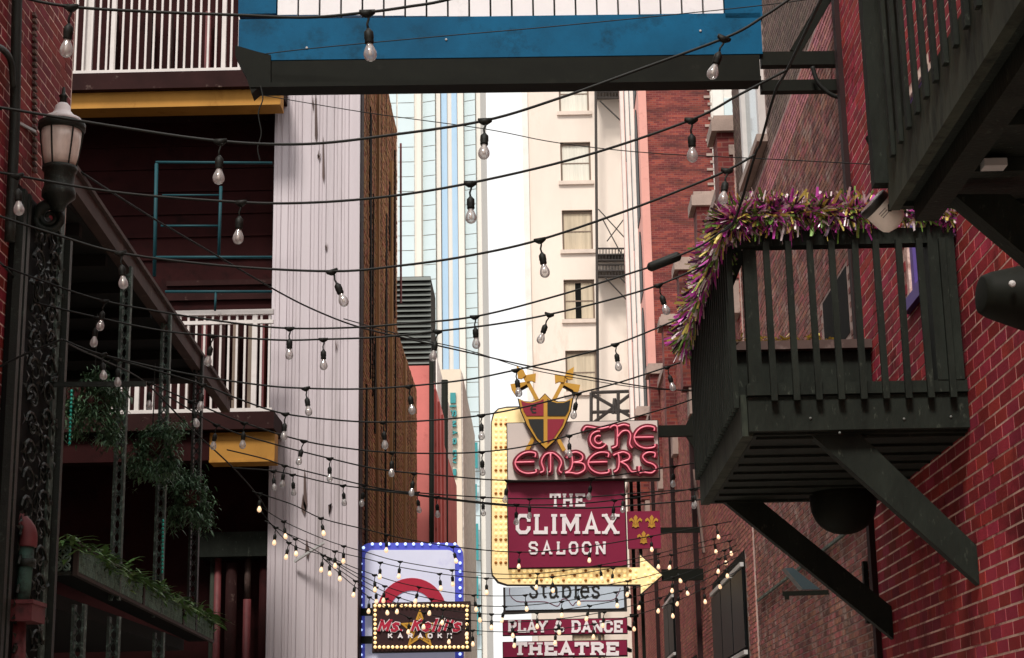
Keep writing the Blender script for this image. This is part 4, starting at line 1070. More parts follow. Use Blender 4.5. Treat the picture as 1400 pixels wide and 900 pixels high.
# shield and axes: cut-out board standing on the sign's top edge
Y2 = Y1-.14
def zpoly(pts): return poly([zp(*p) for p in pts], Y2)
top = [(222,295),(262,312),(300,315),(350,300),(383,266),(416,300),(462,314),(505,312),(552,288)]
side_r = [(538,368),(498,468),(444,548),(388,600)]; side_l = [(332,548),(274,455),(238,370)]
sh = top + side_r + side_l
def shrink(pts, k, c=(386,420)): return [(c[0]+(x-c[0])*k, c[1]+(y-c[1])*k) for x, y in pts]
for sg in (1, -1):
    def mx(pts): return pts if sg == 1 else [(770-x, y-2) for x, y in pts]
    ax = MB().ribbon(zpoly(mx([(268,612),(515,150)])), .22*Y2/F*24, Y2+.06+.02*sg, Y2+.1+.02*sg).build('axe_shaft', M['gold'], em)
    MB().prism(zpoly(mx([(505,150),(518,120),(562,92),(554,168),(530,172)])), Y2+.04+.02*sg, Y2+.1+.022*sg).build('spear_tip', M['gold'], ax)
    MB().prism(zpoly(mx([(505,190),(600,204),(592,238),(570,268),(556,236),(500,205)])), Y2+.038+.02*sg, Y2+.1+.024*sg).build('axe_blade', M['gold'], ax)
    MB().prism(zpoly(mx([(443,138),(505,150),(498,190),(470,184),(446,194)])), Y2+.036+.02*sg, Y2+.1+.026*sg).build('axe_spike', M['gold'], ax)
    MB().prism(zpoly([(x-9*sg,y+9) for x,y in mx([(505,190),(600,204),(592,238),(570,268),(556,236),(500,205)])]), Y2+.11, Y2+.16).build('shadow_board', M['sign_black'], ax)
se_ = MB().prism(zpoly(shrink(sh,1.05)), Y2+.025, Y2+.06).build('shield', M['sign_black'], em)
MB().prism(zpoly(sh), Y2, Y2+.024).build('rim', M['gold'], se_)
inn = shrink(sh, .93)
it, ir, il = inn[:9], inn[9:13], inn[13:]
MB().prism(zpoly([(236,308)]+it[1:4]+[(374,296),(374,400),(270,400),(250,368)]), Y2-.012, Y2-.001).build('field', M['sign_red'], se_)
MB().prism(zpoly([(398,296)]+it[5:8]+[(538,304),(528,366),(508,400),(398,400)]), Y2-.012, Y2-.001).build('field', M['sign_black'], se_)
MB().prism(zpoly([(280,420),(374,420),(374,568),(336,535),(290,455)]), Y2-.012, Y2-.001).build('field', M['sign_black'], se_)
MB().prism(zpoly([(398,420),(502,420),(490,455),(438,535),(398,570)]), Y2-.012, Y2-.001).build('field', M['sign_red'], se_)
MB().ribbon(zpoly([(330,338),(308,338),(296,358),(308,380),(330,380)]), .03, Y2-.016, Y2-.012).ribbon(zpoly([(298,358),(328,358)]), .022, Y2-.018, Y2-.012).build('crest_mark', M['sign_black'], se_)

cl = thing('saloon_sign', 'large burgundy board with three lines of white slab letters inside the arrow sign', 'sign', P(775,775,Y=EY-.1))
Y3 = EY-.1
board(cl,'face',695,658,855,775,Y3,.12,M['burgundy'])
x0,z0,x1,z1 = rect(693.5,656.9,856.5,776.4,Y3)
MB().box((x0,Y3+.02,z0),(x1,Y3+.19,z1)).build('casing', M['sign_edge'], cl)
lettering(cl,'THE',752,800,675.5,692.5,Y3,M['letter_white'],3.2,.32,2.6)
lettering(cl,'CLIMAX',705,846,703.5,730,Y3,M['letter_white'],4.8,.36,3.6,gap=.16)
lettering(cl,'SALOON',723,829,741,758,Y3,M['letter_white'],3.1,.3,2.5,gap=.36)

ff = thing('fleur_de_lis_sign', 'small burgundy sign with three gold fleurs de lis beside the saloon board', 'sign', P(880,750,Y=EY))
board(ff,'face',858,699,903,750,EY,.08,M['burgundy'])
MB().box((P(903,725,Y=EY).x,EY+.02,P(903,725,Y=EY).z-.05),(XF-.01,EY+.08,P(903,725,Y=EY).z+.05)).build('arm', M['black_steel'], ff)
FL = [[(.5,1),(.36,.8),(.42,.55),(.46,.3),(.54,.3),(.58,.55),(.64,.8)],
      [(.44,.42),(.36,.62),(.2,.78),(.05,.62),(.1,.45),(.16,.55),(.26,.56),(.36,.36)],
      [(.56,.42),(.64,.62),(.8,.78),(.95,.62),(.9,.45),(.84,.55),(.74,.56),(.64,.36)],
      [(.28,.25),(.72,.25),(.72,.34),(.28,.34)],
      [(.5,0),(.34,.12),(.24,.05),(.3,.22),(.7,.22),(.76,.05),(.66,.12)]]
for (cx, cy) in ((869,713),(891,713),(880,735)):
    s_ = MB()
    for k, pg in enumerate(FL): s_.prism(poly([(cx+(u-.5)*20, cy-(v-.5)*18) for u, v in pg], EY-.01-k*.001), EY-.012-k*.0015, EY-.001)
    s_.build('fleur_de_lis', M['gold'], ff)

st = thing('hanging_sign', 'pale blue sign with black serif lettering partly hidden under the yellow arrow', 'sign', P(772,835,Y=EY+.5))
Y4 = EY+.06
board(st,'face',691,802,853,833,Y4,.1,M['pale_blue'])
x0,z0,x1,z1 = rect(688,801.6,857,837,Y4)
MB().box((x0,Y4+.02,z0),(x1,Y4+.14,z1)).build('casing', M['sign_edge'], st)
lettering(st,['Sl','t','a','b','l','e','s'],723,821,793,818,Y4,M['sign_black'],3.0,gap=.1,depth=.006)
def swoop(pts): return smooth_path([P(x,y,Y=Y4) for x,y in pts],4)
MB().ribbon([(p.x,p.z) for p in swoop([(697,804),(697,813),(703,820),(712,823),(745,823),(762,829),(768,820),(776,820),(783,828),(792,822),(835,821),(845,812),(848,804)])], .012, Y4-.006, Y4-.001).build('scroll_line', M['wine_text'], st)
hang_on_post(st, 857, 812, Y4)

pd = thing('hanging_sign', 'narrow burgundy sign with white PLAY & DANCE lettering below the pale blue sign', 'sign', P(772,868,Y=EY+.3))
Y5 = EY+.06
board(pd,'face',688,847,857,867,Y5,.1,M['burgundy'])
x0,z0,x1,z1 = rect(687,846,858,868,Y5); MB().box((x0,Y5+.02,z0),(x1,Y5+.13,z1)).build('casing', M['sign_edge'], pd)
lettering(pd,'PLAY & DANCE',694,851,849,864.5,Y5,M['letter_white'],3.4,.34,2.4,gap=.1)
hang_on_post(pd, 858, 857, Y5)
th_ = thing('theatre_sign', 'burgundy sign with white THEATRE lettering at the bottom of the sign stack', 'sign', P(772,900,Y=EY+.3))
board(th_,'face',688,877,857,897,Y5,.1,M['burgundy'])
x0,z0,x1,z1 = rect(687,876,858,899,Y5); MB().box((x0,Y5+.02,z0),(x1,Y5+.13,z1)).build('casing', M['sign_edge'], th_)
lettering(th_,'THEATRE',702,846,879,895.5,Y5,M['letter_white'],4.4,.42,2.4,gap=.12)
hang_on_post(th_, 858, 887, Y5)
pm = thing('sign_post', 'dark upright steel post carrying the lower signs on the right', 'post', P(872,900,Y=EY+.6))
for px in (862, 872):
    a = P(px,640,Y=EY+.7); MB().box((a.x-.03,EY+.66,0),(a.x+.03,EY+.74,a.z)).build('upright', M['black_steel'], pm)
for py in (680, 842):
    a, b = P(861,py,Y=EY+.7), P(873,py,Y=EY+.7); MB().box((a.x,EY+.665,a.z-.03),(b.x,EY+.735,a.z+.03)).build('tie', M['black_steel'], pm)

# ------------------------------------------------------------------ karaoke signs on the left
KYs = 24.25
bl = thing('blue_led_sign', 'lavender sign with blue lit border and crimson arc behind the karaoke board', 'sign', P(560,900,Y=KYs+.15))
Yb = KYs+.2
def rrect(px0,py0,px1,py1,r,Y,n=5):
    pts = []
    for cx, cy, a0 in ((px1-r,py0+r,-90),(px1-r,py1-r,0),(px0+r,py1-r,90),(px0+r,py0+r,180)):
        for i in range(n+1):
            a = math.radians(a0+90*i/n); pts.append((cx+r*math.cos(a), cy+r*math.sin(a)))
    return poly(pts, Y)
MB().prism(rrect(490,742,633,985,17,Yb), Yb+.03, Yb+.25).build('casing', M['blue_border'], bl)
MB().prism(rrect(499,752,622,975,10,Yb), Yb, Yb+.03).build('face', M['lavender'], bl)
MB().ribbon(poly([(p[0],p[1]) for p in arc(563,838,39,-180,0,22)],Yb), 17*Yb/F, Yb-.01, Yb-.001).build('crimson_arc', M['red_arc'], bl)
led = MB().lathe([(.022,0),(.018,.018),(.004,.026)], (0,0,0), (0,-1,0), 8).mesh('led', M['bulb_blue'], True)
ledp = [(509+i*11.3,744) for i in range(11)] + [(497,749),(628,754)] + [(493.5,771+i*11.3) for i in range(17)] + [(629,770+i*11.3) for i in range(17)]
for px, py in ledp: place(led, 'led', P(px,py,Y=Yb+.02), bl)
for py in (838, 876):
    a = P(520,py,Y=Yb+.1); MB().box((XS-.05,Yb-.12,a.z-.05),(a.x,Yb-.02,a.z+.05)).build('arm', M['black_steel'], bl)
kk = thing('karaoke_sign', 'dark maroon karaoke board with gold star and a border of lit bulbs', 'sign', P(576,890,Y=KYs-.2))
Yk = KYs-.15
board(kk,'face',509.5,824,642,890,Yk,.12,M['maroon_board'])
x0,z0,x1,z1 = rect(508.5,823,643.5,891.4,Yk); 
MB().box((x0,Yk+.02,z0),(x1,Yk+.18,z1)).build('casing', M['sign_edge'], kk)
sb_ = MB().lathe([(.021,0),(.023,.02),(.017,.036),(.004,.042)], (0,0,0), (0,-1,0), 10).mesh('bulb', M['bulb_yellow'], True)
for i in range(22):
    for py in (828.5, 885): place(sb_, 'bulb', P(513+i*6.0,py,Y=Yk), kk)
for i in range(1,9):
    for px in (513, 638.5): place(sb_, 'bulb', P(px,828.5+i*6.28,Y=Yk), kk)
def star(cx,cy,r,k): return [(cx+(r if i%2==0 else r*.42)*k*math.sin(math.pi*i/5), cy-(r if i%2==0 else r*.42)*k*math.cos(math.pi*i/5)) for i in range(10)]
sp_ = star(574,861,25,1)
MB().ribbon(poly(sp_,Yk), 3*Yk/F, Yk-.01, Yk-.001, closed=True).build('star_outline', M['gold'], kk)
MB().ribbon(poly(star(574,861,25,.72),Yk), 1.6*Yk/F, Yk-.008, Yk-.001, closed=True).build('star_line', M['gold'], kk)
lettering(kk,"Ms. Kelli's",518,631,847.5,863,Yk,M['red_arc'],3.6,.3,2.4,gap=.12,shear=.35,back=(M['letter_white'],1.6),lift=.014,depth=.012)
lettering(kk,'KARAOKE',530,618,866.5,872.5,Yk,M['letter_white'],1.7,.2,1.2,gap=.85,lift=.014,depth=.008)

# teal vertical lettering of the beige house, read top to bottom
for c, cy in (('I',556),('S',566),('N',580),('A',592),('B',604),('E',620),('V',630)):
    if c == 'V': gph = [[(.1,1),(.5,0),(.9,1)]]
    else: gph = GLYPH[c][1] + [q + q[:1] for q in GLYPH[c][3]]
    ribs_sign(bh, gph, 619.5, cy, 9, 9, BY-.02, M['teal_letter'], True, 2.2)
board(bh,'teal_mark',615.5,537,623,551,BY-.12,.1,M['teal_letter'])
board(bh,'teal_mark',616,641,624,650,BY-.12,.1,M['teal_letter'])
for (x0_,y0_,x1_,y1_) in ((647,605,653,640),(646,662,652,682),(648,716,654,766),(648,788,654,818),(648,830,654,868)):
    board(gt,'teal_window',x0_,y0_,x1_,y1_,TWY-2.2,.4,M['teal_letter'])

# ------------------------------------------------------------------ right: balconies
XB = 1.43                                                  # outer edge of both balconies
BYa, BYb = 11.5, 14.7
zf = P(1180,531,Y=BYa).z                                    # deck level
zrail = P(1180,327,Y=BYa).z
bal = thing('balcony', 'black green timber balcony with tinsel on its rail, held by two diagonal braces', 'balcony', (2.2, 13, zf-.3))
x_in = XR
MB().box((XB+.04,BYa+.04,zf-.3),(x_in-.005,BYb-.04,zf-.02)).build('deck', M['green_black'], bal)
for k in range(9):
    MB().box((XB+.06,BYa+.1+k*.36,zf-.318),(x_in-.01,BYa+.13+k*.36,zf-.302)).build('joist', M['green_black'], bal)
zfb = P(1180,588,Y=BYa).z
MB().box((XB,BYa-.03,zfb),(x_in-.005,BYa+.035,zf-.05)).build('front_fascia', M['green_black'], bal)
MB().box((XB-.005,BYa-.055,zf-.045),(x_in-.005,BYa+.03,zf+.035)).build('front_rim', M['green_black'], bal)
MB().box((XB-.04,BYa+.04,zfb-.02),(XB+.035,BYb,zf-.02)).build('side_fascia', M['green_wood'], bal)
MB().box((XB-.015,BYa-.05,zrail-.05),(x_in-.2,BYa+.06,zrail+.06)).build('front_rail', M['green_black'], bal)
MB().box((XB-.05,BYa+.065,zrail-.05),(XB+.06,BYb,zrail+.06)).build('side_rail', M['green_black'], bal)
MB().box((XB+.02,BYa-.0,zf+.036),(XB+.11,BYa+.09,zrail-.052)).build('post', M['green_black'], bal)
MB().box((x_in-.2,BYa-.06,zf+.036),(x_in-.02,BYa+.1,zrail+.1)).build('post', M['green_black'], bal)
n = 9
bm = MB().box((-.021,-.018,0),(.021,.018,zrail-zf+.06)).mesh('baluster', M['green_black'])
for k in range(n):
    c = P(1058+k*30.6,530,Y=BYa-.075)
    place(bm, 'baluster', (c.x, BYa-.076, zf-.09), bal, rot=(0, rnd.uniform(-.006,.006), 0))
sm = MB().box((-.018,-.021,0),(.018,.021,zrail-zf+.1)).mesh('baluster', M['green_black'])
for k in range(23):
    place(sm, 'baluster', (XB-.065, BYa+.1+k*.137, zf-.1), bal)
MB().box((XB+.05,BYb-.08,zf),(x_in-.01,BYb-.02,zrail-.05)).build('end_panel', M['green_black'], bal)
MB().box((XB+.02,BYb-.16,zrail-.045),(x_in-.005,BYb+.03,zrail+.03)).build('end_rail', M['fascia_brown'], bal)
def brace(px0,py0,px1,py1,px2,py2,px3,py3,Y,th=.11):
    MB().prism(poly([(px0,py0),(px1,py1),(px2,py2),(px3,py3)],Y), Y-th/2, Y+th/2).build('brace', M['green_black'], bal)
brace(1096,586,1166,588,1354,768,1354,816,BYa+.12)
brace(972,673,1022,672,1222,834,1222,876,BYb-.15)
bolt = MB().lathe([(.01,0),(.008,.005),(.002,.007)], (0,0,0), (0,-1,0), 8).mesh('bolt', M['louvre'], True)
for px, py in ((1108,572),(1236,573),(1300,570),(1148,592)): place(bolt, 'bolt', P(px,py,Y=BYa-.032), bal)

# near balcony overhead, upper right
NYb = 7.2
nb = thing('balcony', 'nearer dark timber balcony overhead in the top right corner', 'balcony', (2.2, 5, 3.9))
ec = P(1216,288,Y=NYb); et = P(1211,205,Y=NYb)
xb2, zlo, zhi = ec.x, ec.z, et.z
MB().box((xb2+.05,.6,zlo+.03),(XR-.003,NYb-.03,zhi-.04)).build('deck', M['green_black'], nb)
MB().box((xb2,.6,zlo),(xb2+.045,NYb,zhi)).build('side_fascia', M['green_wood'], nb)
MB().box((xb2+.05,NYb-.028,zlo+.01),(XR-.003,NYb+.02,zhi-.03)).build('end_fascia', M['green_black'], nb)
MB().box((xb2+.1,.6,zlo-.06),(xb2+.2,NYb-.03,zlo+.028)).build('edge_beam', M['green_black'], nb)
for k in range(12):
    MB().box((xb2+.21,.9+k*.52,zlo-.03),(XR-.01,.98+k*.52,zlo+.028)).build('joist', M['green_black'], nb)
n2 = MB().box((-.009,-.02,0),(.009,.02,1.15)).mesh('baluster', M['green_black'])
for k in range(36):
    place(n2, 'baluster', (xb2-.012, NYb-.2-k*.165, zhi-.1), nb)
MB().box((xb2-.06,NYb-.03,zhi-.16),(xb2+.05,NYb+.05,zhi+1.1)).build('post', M['green_black'], nb)
MB().box((xb2-.05,.6,zhi+1.05),(xb2+.07,NYb-.04,zhi+1.14)).build('rail', M['green_black'], nb)
for k in range(14):
    MB().box((xb2+.07,NYb-.03,zhi-.05),(xb2+.11,NYb+.0,zhi+1.05)).build('baluster', M['green_black'], nb) if k == 0 else None
MB().prism(poly([(1296,276),(1372,276),(1560,430),(1560,500)],NYb-.2), NYb-.3, NYb-.18).build('brace', M['green_black'], nb)
MB().box((P(1322,0,Y=6.6).x,6.55,zlo-.03),(P(1322,0,Y=6.6).x+.09,6.63,zlo+.0)).build('junction_box', M['grey_metal'], nb)

# tinsel garland along the rails of the far balcony
tg = thing('tinsel_garland', 'bushy metallic tinsel garland in magenta, gold and green along the balcony rail', 'garland', (XB, BYa, zrail))
path = [P(1326,312,Y=BYa-.05), P(1300,296,Y=BYa-.05), P(1260,292,Y=BYa-.06), P(1190,290,Y=BYa-.06), P(1100,292,Y=BYa-.06), P(1040,296,Y=BYa-.06), P(1000,304,Y=BYa-.02),
        Vector((XB-.08,BYa+.35,zrail+.1)), Vector((XB-.09,BYa+1.3,zrail+.1)), Vector((XB-.1,BYa+2.4,zrail+.09)), Vector((XB-.1,BYb,zrail+.06))]
sp_ = smooth_path(path, 14)
MB().tube(sp_, .03, 6).build('core', M['dark_iron'], tg)
cols = {'magenta': ('#c94fb0', .28), 'gold': ('#d8c66a', .17), 'green': ('#6f9243', .2), 'silver': ('#f6e6ea', .17), 'purple': ('#43203c', .18)}
R = random.Random(21)
parts = {k: MB() for k in cols}
for i in range(10000):
    t = R.random()*(len(sp_)-1); j = int(t); a = sp_[j].lerp(sp_[min(j+1,len(sp_)-1)], t-j)
    seg = (sp_[min(j+1,len(sp_)-1)] - sp_[j])
    thin = .55 if a.x > 2.3 else 1.0
    if thin < 1 and R.random() < .55: continue
    d = Vector((R.gauss(0,1), R.gauss(0,1), R.gauss(.15,1))).normalized()
    ln = R.uniform(.06,.17)*thin; w = R.uniform(.004,.0125)
    b0 = a + d*R.uniform(0,.06); d2 = (d + Vector((R.gauss(0,.4),R.gauss(0,.4),R.gauss(0,.4)))).normalized()
    s_ = d2.cross(Vector((R.random(),R.random(),R.random()))).normalized()
    bend = Vector((0,0,-R.uniform(0,.03)))
    r = R.random(); acc = 0
    for k, (_, pr) in cols.items():
        acc += pr
        if r <= acc: break
    p1 = b0 + d2*ln*.55; p2 = b0 + d2*ln + bend
    parts[k].add([b0-s_*w,b0+s_*w,p1+s_*w,p1-s_*w,p2+s_*w*.7,p2-s_*w*.7], [(0,1,2,3),(3,2,4,5)])
for k, (h, _) in cols.items():
    parts[k].build(k+'_strips', mat(k+' foil', h, .35, metal=.15, var=.25, vscale=30), tg, kind='stuff')
g2 = thing('tinsel_scrap', 'loose scrap of tinsel lying on the balcony far end rail', 'garland', (XB+.5,BYb-.06,zrail+.03))
s_ = MB()
for i in range(160):
    a = Vector((R.uniform(XB+.1,x_in-.3), BYb-.06+R.gauss(0,.04), zrail+.035+abs(R.gauss(0,.02)))); d = Vector((R.gauss(0,1),R.gauss(0,1),R.gauss(0,.4))).normalized(); q = d.cross(Vector((0,.3,1))).normalized()
    s_.add([a-q*.008,a+q*.008,a+d*.08+q*.008,a+d*.08-q*.008],[(0,1,2,3)])
s_.build('strips', mat('pale gold foil','#cdbb6a',.35,metal=.3,var=.4,vscale=25), g2, kind='stuff')

# ------------------------------------------------------------------ lamps and fittings on the right
fl = thing('floodlight', 'white floodlight can under the corner of the near balcony', 'floodlight', P(1212,292,Y=7.3))
c = P(1196,280,Y=7.35); axd = (P(1226,304,Y=7.35)-c).normalized(); axd = (axd + Vector((0,.15,0))).normalized()
MB().lathe([(.066,0),(.068,.02),(.068,.09),(.064,.11),(.05,.128),(.02,.138)], c, axd, 28).build('can', M['can_white'], fl, True)
MB().lathe([(.072,-.018),(.074,-.012),(.074,.012),(.07,.016)], c, axd, 28).build('rim', M['sign_black'], fl, True)
MB().lathe([(.064,-.022),(.064,-.0185)], c, axd, 20).build('lens', M['thin_pane'], fl)
MB().bar(c+axd*.06, P(1226,272,Y=NYb-.02), .014, .03).build('bracket', M['black_steel'], fl)
u = axd.orthogonal().normalized()
lm = MB()
side = axd.cross(Vector((0,0,1))).normalized(); toward = (CAM-c).normalized(); toward = (toward - axd*toward.dot(axd)).normalized(); w2 = axd.cross(toward)
for k in range(3):
    b0 = c + axd*(.038+k*.011) + toward*.0685
    lm.add([b0-w2*.02+axd*.002, b0+w2*.02+axd*.002, b0+w2*.02-axd*.002, b0-w2*.02-axd*.002], [(0,1,2,3)])
lm.build('print', M['print_grey'], fl)
sl = thing('security_light', 'small white tubular bracket fixed to the near balcony post', 'bracket', P(1200,220,Y=7.25))
MB().bar(P(1190,190,Y=7.27), P(1205,222,Y=7.27), .02, .02).build('arm', M['can_white'], sl)
MB().bar(P(1188,186,Y=7.27), P(1194,198,Y=7.27), .035, .03).build('clamp', M['black_steel'], sl)
MB().bar(P(1203,220,Y=7.27), P(1214,226,Y=7.27), .03, .03).build('foot', M['sign_black'], sl)

bs = thing('wall_lamp', 'large black bell shaped wall lamp at the right edge below the near balcony', 'wall lamp', P(1380,410,Y=9.4))
c = P(1341,403,Y=9.4)
MB().lathe([(.095,0),(.108,.004),(.13,.05),(.155,.14),(.185,.25),(.2,.38),(.2,.46)], c, (1,.1,-.06), 32).build('shade', M['black_steel'], bs, True)
MB().bar(c+Vector((.3,.03,-.02)), Vector((XR+.01,9.45,c.z-.03)), .06, .06).build('arm', M['black_steel'], bs)
MB().lathe([(.02,0),(.016,.01),(.003,.014)], P(1384,388,Y=9.22), (0,-1,0), 10).build('stud', M['grey_metal'], bs)

dm = thing('hanging_lamp', 'dark round dome lamp hanging beneath the tinsel balcony', 'lamp', P(1153,712,Y=14.2))
c = P(1153,690,Y=14.2)
MB().lathe([(.03,.2),(.25,.19),(.27,.06),(.268,0),(.255,-.07),(.23,-.125),(.195,-.17),(.15,-.205),(.1,-.228),(.05,-.24),(.01,-.243)], c, n=40).build('dome', M['black_steel'], dm, True)
MB().tube([c+Vector((0,0,.18)), Vector((c.x,c.y,zf-.3))], .03, 8).build('stem', M['black_steel'], dm)

wl = thing('visor_light', 'wall floodlight with slanted metal visor on the old brick wall under the balcony', 'wall lamp', P(1130,810,Y=18))
a, b = P(1070,812,Y=18), P(1131,810,Y=18)
MB().bar(a, Vector((XO+.0,18,b.z)), .04, .045).build('bar', M['black_steel'], wl)
vz = [P(1074,777,Y=18), P(1098,806,Y=18), P(1122,806,Y=18), P(1084,776,Y=18)]
MB().add([*vz, *[v+Vector((0,.3,.02)) for v in vz]], [(0,1,2,3),(7,6,5,4),(0,4,5,1),(1,5,6,2),(2,6,7,3),(3,7,4,0)]).build('visor', mat('blue grey metal','#4a5a60',.4,metal=.5,var=.2), wl)
MB().box((a.x+.02,17.96,a.z-.06),(a.x+.06,18.02,a.z-.022)).build('knob', M['black_steel'], wl)

# ------------------------------------------------------------------ festoon strings
hold = MB().prism([(-.034,.009),(.034,.009),(.034,-.004),(.01,-.022),(-.01,-.022),(-.034,-.004)],-.009,.009).tube([(0,0,-.005),(.004,0,-.03),(-.004,0,-.055),(0,0,-.085)], .0055, 5) \
    .lathe([(.006,-.075),(.013,-.085),(.02,-.093),(.021,-.12),(.019,-.125),(.02,-.14),(.017,-.146)], (0,0,0), n=12)
hold_mesh = hold.mesh('lamp_holder', M['rubber'], True)
gprof = [(.013,-.146),(.014,-.153),(.02,-.166),(.0265,-.182),(.0285,-.195),(.0265,-.208),(.02,-.218),(.011,-.224),(.003,-.226)]
def bmesh_(name, m, sc_=1.0):
    return MB().lathe([(r*sc_, -.146+(h+.146)*sc_) for r, h in gprof][::-1], (0,0,0), n=14).mesh(name, m, True)
glass_mesh = bmesh_('glass_bulb', M['bulb_glass'])
lit_mesh = bmesh_('glass_bulb', M['bulb_lit'], .86)
fil_mesh = MB().lathe([(.003,-.2),(.009,-.196),(.006,-.18),(.007,-.16),(.011,-.147)], (0,0,0), n=8).mesh('filament', M['filament'], True)

def string(label, pts, Y0, Y1, bulbs, lit=False, r=.007, cat='string lights', group='festoon strings over the alley', jit=.0, clip=True, last=None):
    """pts: wire in pixels; depth runs from Y0 to Y1 with the pixel column; bulbs: columns where a lamp hangs"""
    xa, xb_ = pts[0][0], pts[-1][0]
    w3 = [P(x, y, Y=Y0+(Y1-Y0)*(x-xa)/(xb_-xa)) for x, y in pts]
    if last is not None: w3.append(Vector(last))
    sp = smooth_path(w3, 7)
    t = thing('string_light' if bulbs else 'overhead_wire', label, cat if bulbs else 'cable', w3[0], group if bulbs else None)
    MB().tube(sp, r, 6).build('cable', M['rubber'], t, True)
    for bx in bulbs:
        best = None
        for i in range(len(sp)-1):
            pa, pb = proj(sp[i]), proj(sp[i+1])
            if (pa[0]-bx)*(pb[0]-bx) <= 0 and abs(pb[0]-pa[0]) > 1e-6:
                best = sp[i].lerp(sp[i+1], (bx-pa[0])/(pb[0]-pa[0])); break
        if best is None: continue
        rot = (rnd.gauss(0,.12), rnd.gauss(0,.13), rnd.uniform(-.3,.3))
        h = place(hold_mesh, 'lamp_holder', best, t, rot)
        is_lit = lit if isinstance(lit, bool) else bx in lit
        b = bpy.data.objects.new('glass_bulb', lit_mesh if is_lit else glass_mesh); COL.objects.link(b); b.parent = h
        if not is_lit:
            f = bpy.data.objects.new('filament', fil_mesh); COL.objects.link(f); f.parent = h
    return t

string('topmost festoon string, two clear bulbs, crossing the white boards of the overhead sign',
       [(-120,-45),(20,-6),(95,9),(200,16),(330,21),(420,24),(502,17),(560,9),(615,-1),(760,-40)], 6.9, 6.9, [97,502])
string('second festoon string, three clear bulbs, rising across the dark beam to the upper right',
       [(-430,60),(-30,143),(0,147),(150,172),(300,193),(420,197),(540,184),(663,165),(760,136),(880,93),(996,50),(1045,22),(1085,-5),(1120,-30)], 8.0, 8.0, [301,663,990], r=.0072)
string('third festoon string, four clear bulbs, passing just left of the lamp pedestal',
       [(-330,150),(-30,232),(0,236),(150,262),(300,275),(400,278),(520,270),(645,250),(800,213),(945,164),(1010,130),(1076,96)], 9.0, 8.2, [24,329,643,945])
string('fourth festoon string, four clear bulbs, ending above the tinsel corner',
       [(-240,200),(-30,285),(0,296),(80,322),(165,346),(300,363),(454,371),(550,363),(640,350),(738,328),(860,287),(960,248),(1000,230),(1032,212)], 10.0, 9.2, [165,454,738,994])
s5 = string('festoon string with a long black connector box near its right end',
       [(5,364),(60,385),(140,411),(240,430),(330,443),(396,449),(480,448),(550,443),(649,433),(760,405),(880,368),(907,358),(960,335),(1005,302)], 12.2, 11.3, [143,396,649])
a, b = P(885,367,Y=11.42), P(931,349,Y=11.4)
MB().tube([a, a.lerp(b,.06), a.lerp(b,.1), a.lerp(b,.9), a.lerp(b,.94), b], [.012,.03,.034,.034,.03,.012], 12).build('connector_box', M['rubber'], s5, True)
string('festoon string with six clear bulbs starting at the pilaster, just below the connector box string',
       [(48,414),(132,434),(220,452),(291,459),(380,465),(442,464),(520,461),(598,453),(680,443),(751,430),(830,411),(900,390),(965,362)], 12.3, 11.9, [133,291,442,598,751,900])
string('festoon string crossing at the height of the tips of the crossed axes',
       [(85,464),(140,485),(260,512),(360,527),(418,531),(490,532),(560,528),(640,519),(705,506),(770,491),(841,471),(900,448),(955,424)], 12.6, 13.6, [140,418,559,705,841])
string('festoon string passing in front of the shield on the grey neon sign',
       [(120,481),(200,503),(277,526),(330,547),(390,566),(480,576),(545,577),(600,574),(658,568),(720,556),(790,538),(850,522),(930,496)], 13.4, 15.0, [160,277,390,524,658,790,912])
string('festoon string crossing the upper line of pink neon letters',
       [(200,522),(264,550),(330,577),(415,603),(490,615),(540,619),(600,620),(659,618),(720,610),(800,590),(870,570),(930,552),(975,535)], 14.2, 17.5, [204,262,334,415,536,659,778])
string('festoon string crossing the gap between the neon sign and the burgundy board',
       [(230,542),(300,583),(370,606),(451,627),(520,642),(600,650),(693,657),(800,655),(920,638),(968,630)], 15.0, 18.5, [296,451,566,694,809,921])
string('festoon string starting at the yellow beam and crossing the white slab lettering top',
       [(310,615),(360,627),(390,637),(450,652),(520,668),(600,680),(700,690),(800,688),(900,676),(972,664)], 17.4, 19.5, [389,498,597,706,840,945])
string('festoon string just under the top of the burgundy board, left end by the yellow beam',
       [(318,640),(365,643),(400,649),(469,664),(560,673),(660,680),(720,682),(800,680),(900,672),(972,668)], 17.8, 20.5, [374,400,469,570,660,724,852,950])
string('festoon string whose first bulbs glow, running across the foot of the white slab letters',
       [(345,672),(400,690),(440,709),(500,724),(560,738),(640,750),(720,755),(800,748),(880,735),(1000,713)], 19.3, 24.5, [355,439,529,619,710,806,890,979], True)
RT = [(1000,715,24.9),(1004,728,24.6),(1012,740,24.3),(1015,752,24.2),(1012,764,24.3)]
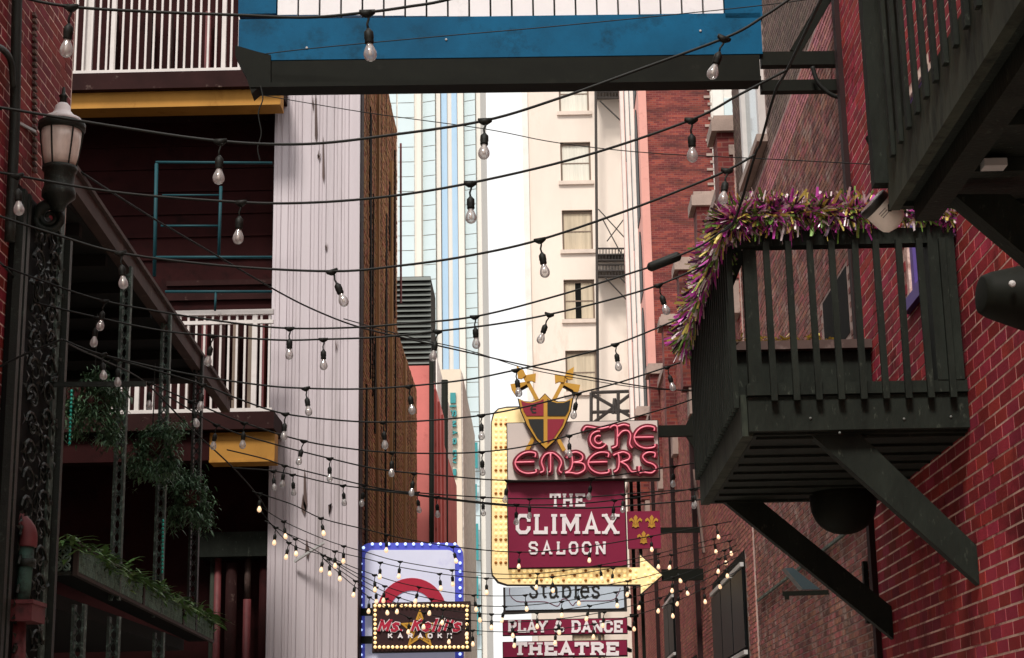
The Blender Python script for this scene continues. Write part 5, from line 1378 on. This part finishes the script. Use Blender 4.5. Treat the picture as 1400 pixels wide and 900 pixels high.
LOW = [
 ([(352,690),(390,714),(450,740),(500,755),(548,768),(640,782),(720,785),(800,776),(900,757),(1000,730)], 20.3, 24.6, [388,470,547,618,735,820,900,976], 'festoon string of glowing bulbs crossing the top of the lavender sign'),
 ([(355,694),(378,722),(446,750),(500,764),(560,778),(650,790),(740,790),(830,778),(920,758),(1004,738)], 20.5, 24.6, [377,458,520,601,665,755,838,918,997], 'festoon string of glowing bulbs crossing the arrow just above its lower edge'),
 ([(357,700),(396,743),(444,760),(500,782),(560,800),(650,814),(740,812),(850,796),(930,775),(1008,745)], 20.7, 24.5, [395,442,512,573,648,718,790,858,924,990], 'festoon string of glowing bulbs crossing the pale blue sign'),
 ([(362,712),(430,752),(500,790),(560,812),(650,828),(740,826),(850,808),(930,786),(1010,752)], 21.0, 24.4, [404,464,526,590,655,690,768,842,920,983], 'festoon string of glowing bulbs along the lower edge of the pale blue sign'),
 ([(440,758),(500,796),(560,822),(640,838),(730,838),(840,822),(930,797),(1012,760)], 22.0, 24.4, [450,514,545,606,672,734,806,878,936,992], 'festoon string of glowing bulbs just above the PLAY lettering'),
 ([(440,762),(495,800),(550,828),(620,846),(720,850),(830,836),(930,808),(1012,768)], 22.3, 24.5, [486,528,580,640,700,764,826,902,930,980], 'festoon string of glowing bulbs crossing the PLAY & DANCE lettering'),
 ([(442,764),(490,806),(540,836),(600,856),(700,864),(820,852),(920,824),(1014,778)], 22.5, 24.6, [505,560,615,646,705,760,812,866,918,962], 'lowest festoon string of glowing bulbs, sagging across the karaoke board star'),
]
for pts, ya, yb, bl_, lab in LOW:
    string(lab, pts, ya, yb, bl_, True, r=.0055)

# plain cables
string('thin steel wire tied to the overhead sign lower left corner, rising to the right',
       [(362,74),(430,66),(600,50),(760,36),(1010,11),(1100,0),(1240,-18)], 15.1, 14.6, [], r=.005)
string('thin wire falling from the overhead sign corner across the cream building to the balcony',
       [(362,131),(500,154),(660,176),(760,195),(885,209),(1060,218),(1196,225)], 15.2, 12.0, [], r=.004)
string('thick black service cable descending from behind the lamp towards the crossed axes',
       [(110,235),(200,293),(290,346),(375,396),(430,424),(490,447),(560,464),(640,482),(720,500),(800,515),(890,530),(965,536)], 14.6, 29, [], r=.011)
string('second service cable running beside the thick black one towards the axes',
       [(470,436),(560,461),(640,479),(720,504),(800,519),(890,532),(960,533)], 20, 30, [], r=.007)
string('long support cable along the left side tying the festoon strings together',
       [(-40,325),(5,364),(48,414),(85,464),(140,492),(197,522),(260,585),(316,637),(350,675),(366,700)], 11.4, 20.8, [], r=.009)
string('pale guy wire from the left wall to the cable knot at the pilaster',
       [(-40,523),(0,501),(40,482),(85,464)], 12.3, 12.3, [], r=.009)
string('support cable along the right side above the tinsel corner',
       [(1150,-60),(1122,0),(1076,96),(1060,125),(1040,195),(1032,213),(1005,300),(985,318)], 7.0, 11.2, [], r=.008)
string('dark cable crossing the white slab letters to the right balcony',
       [(500,669),(562,676),(612,683),(700,692),(800,695),(880,690),(972,682)], 19.5, 20.5, [], r=.009)
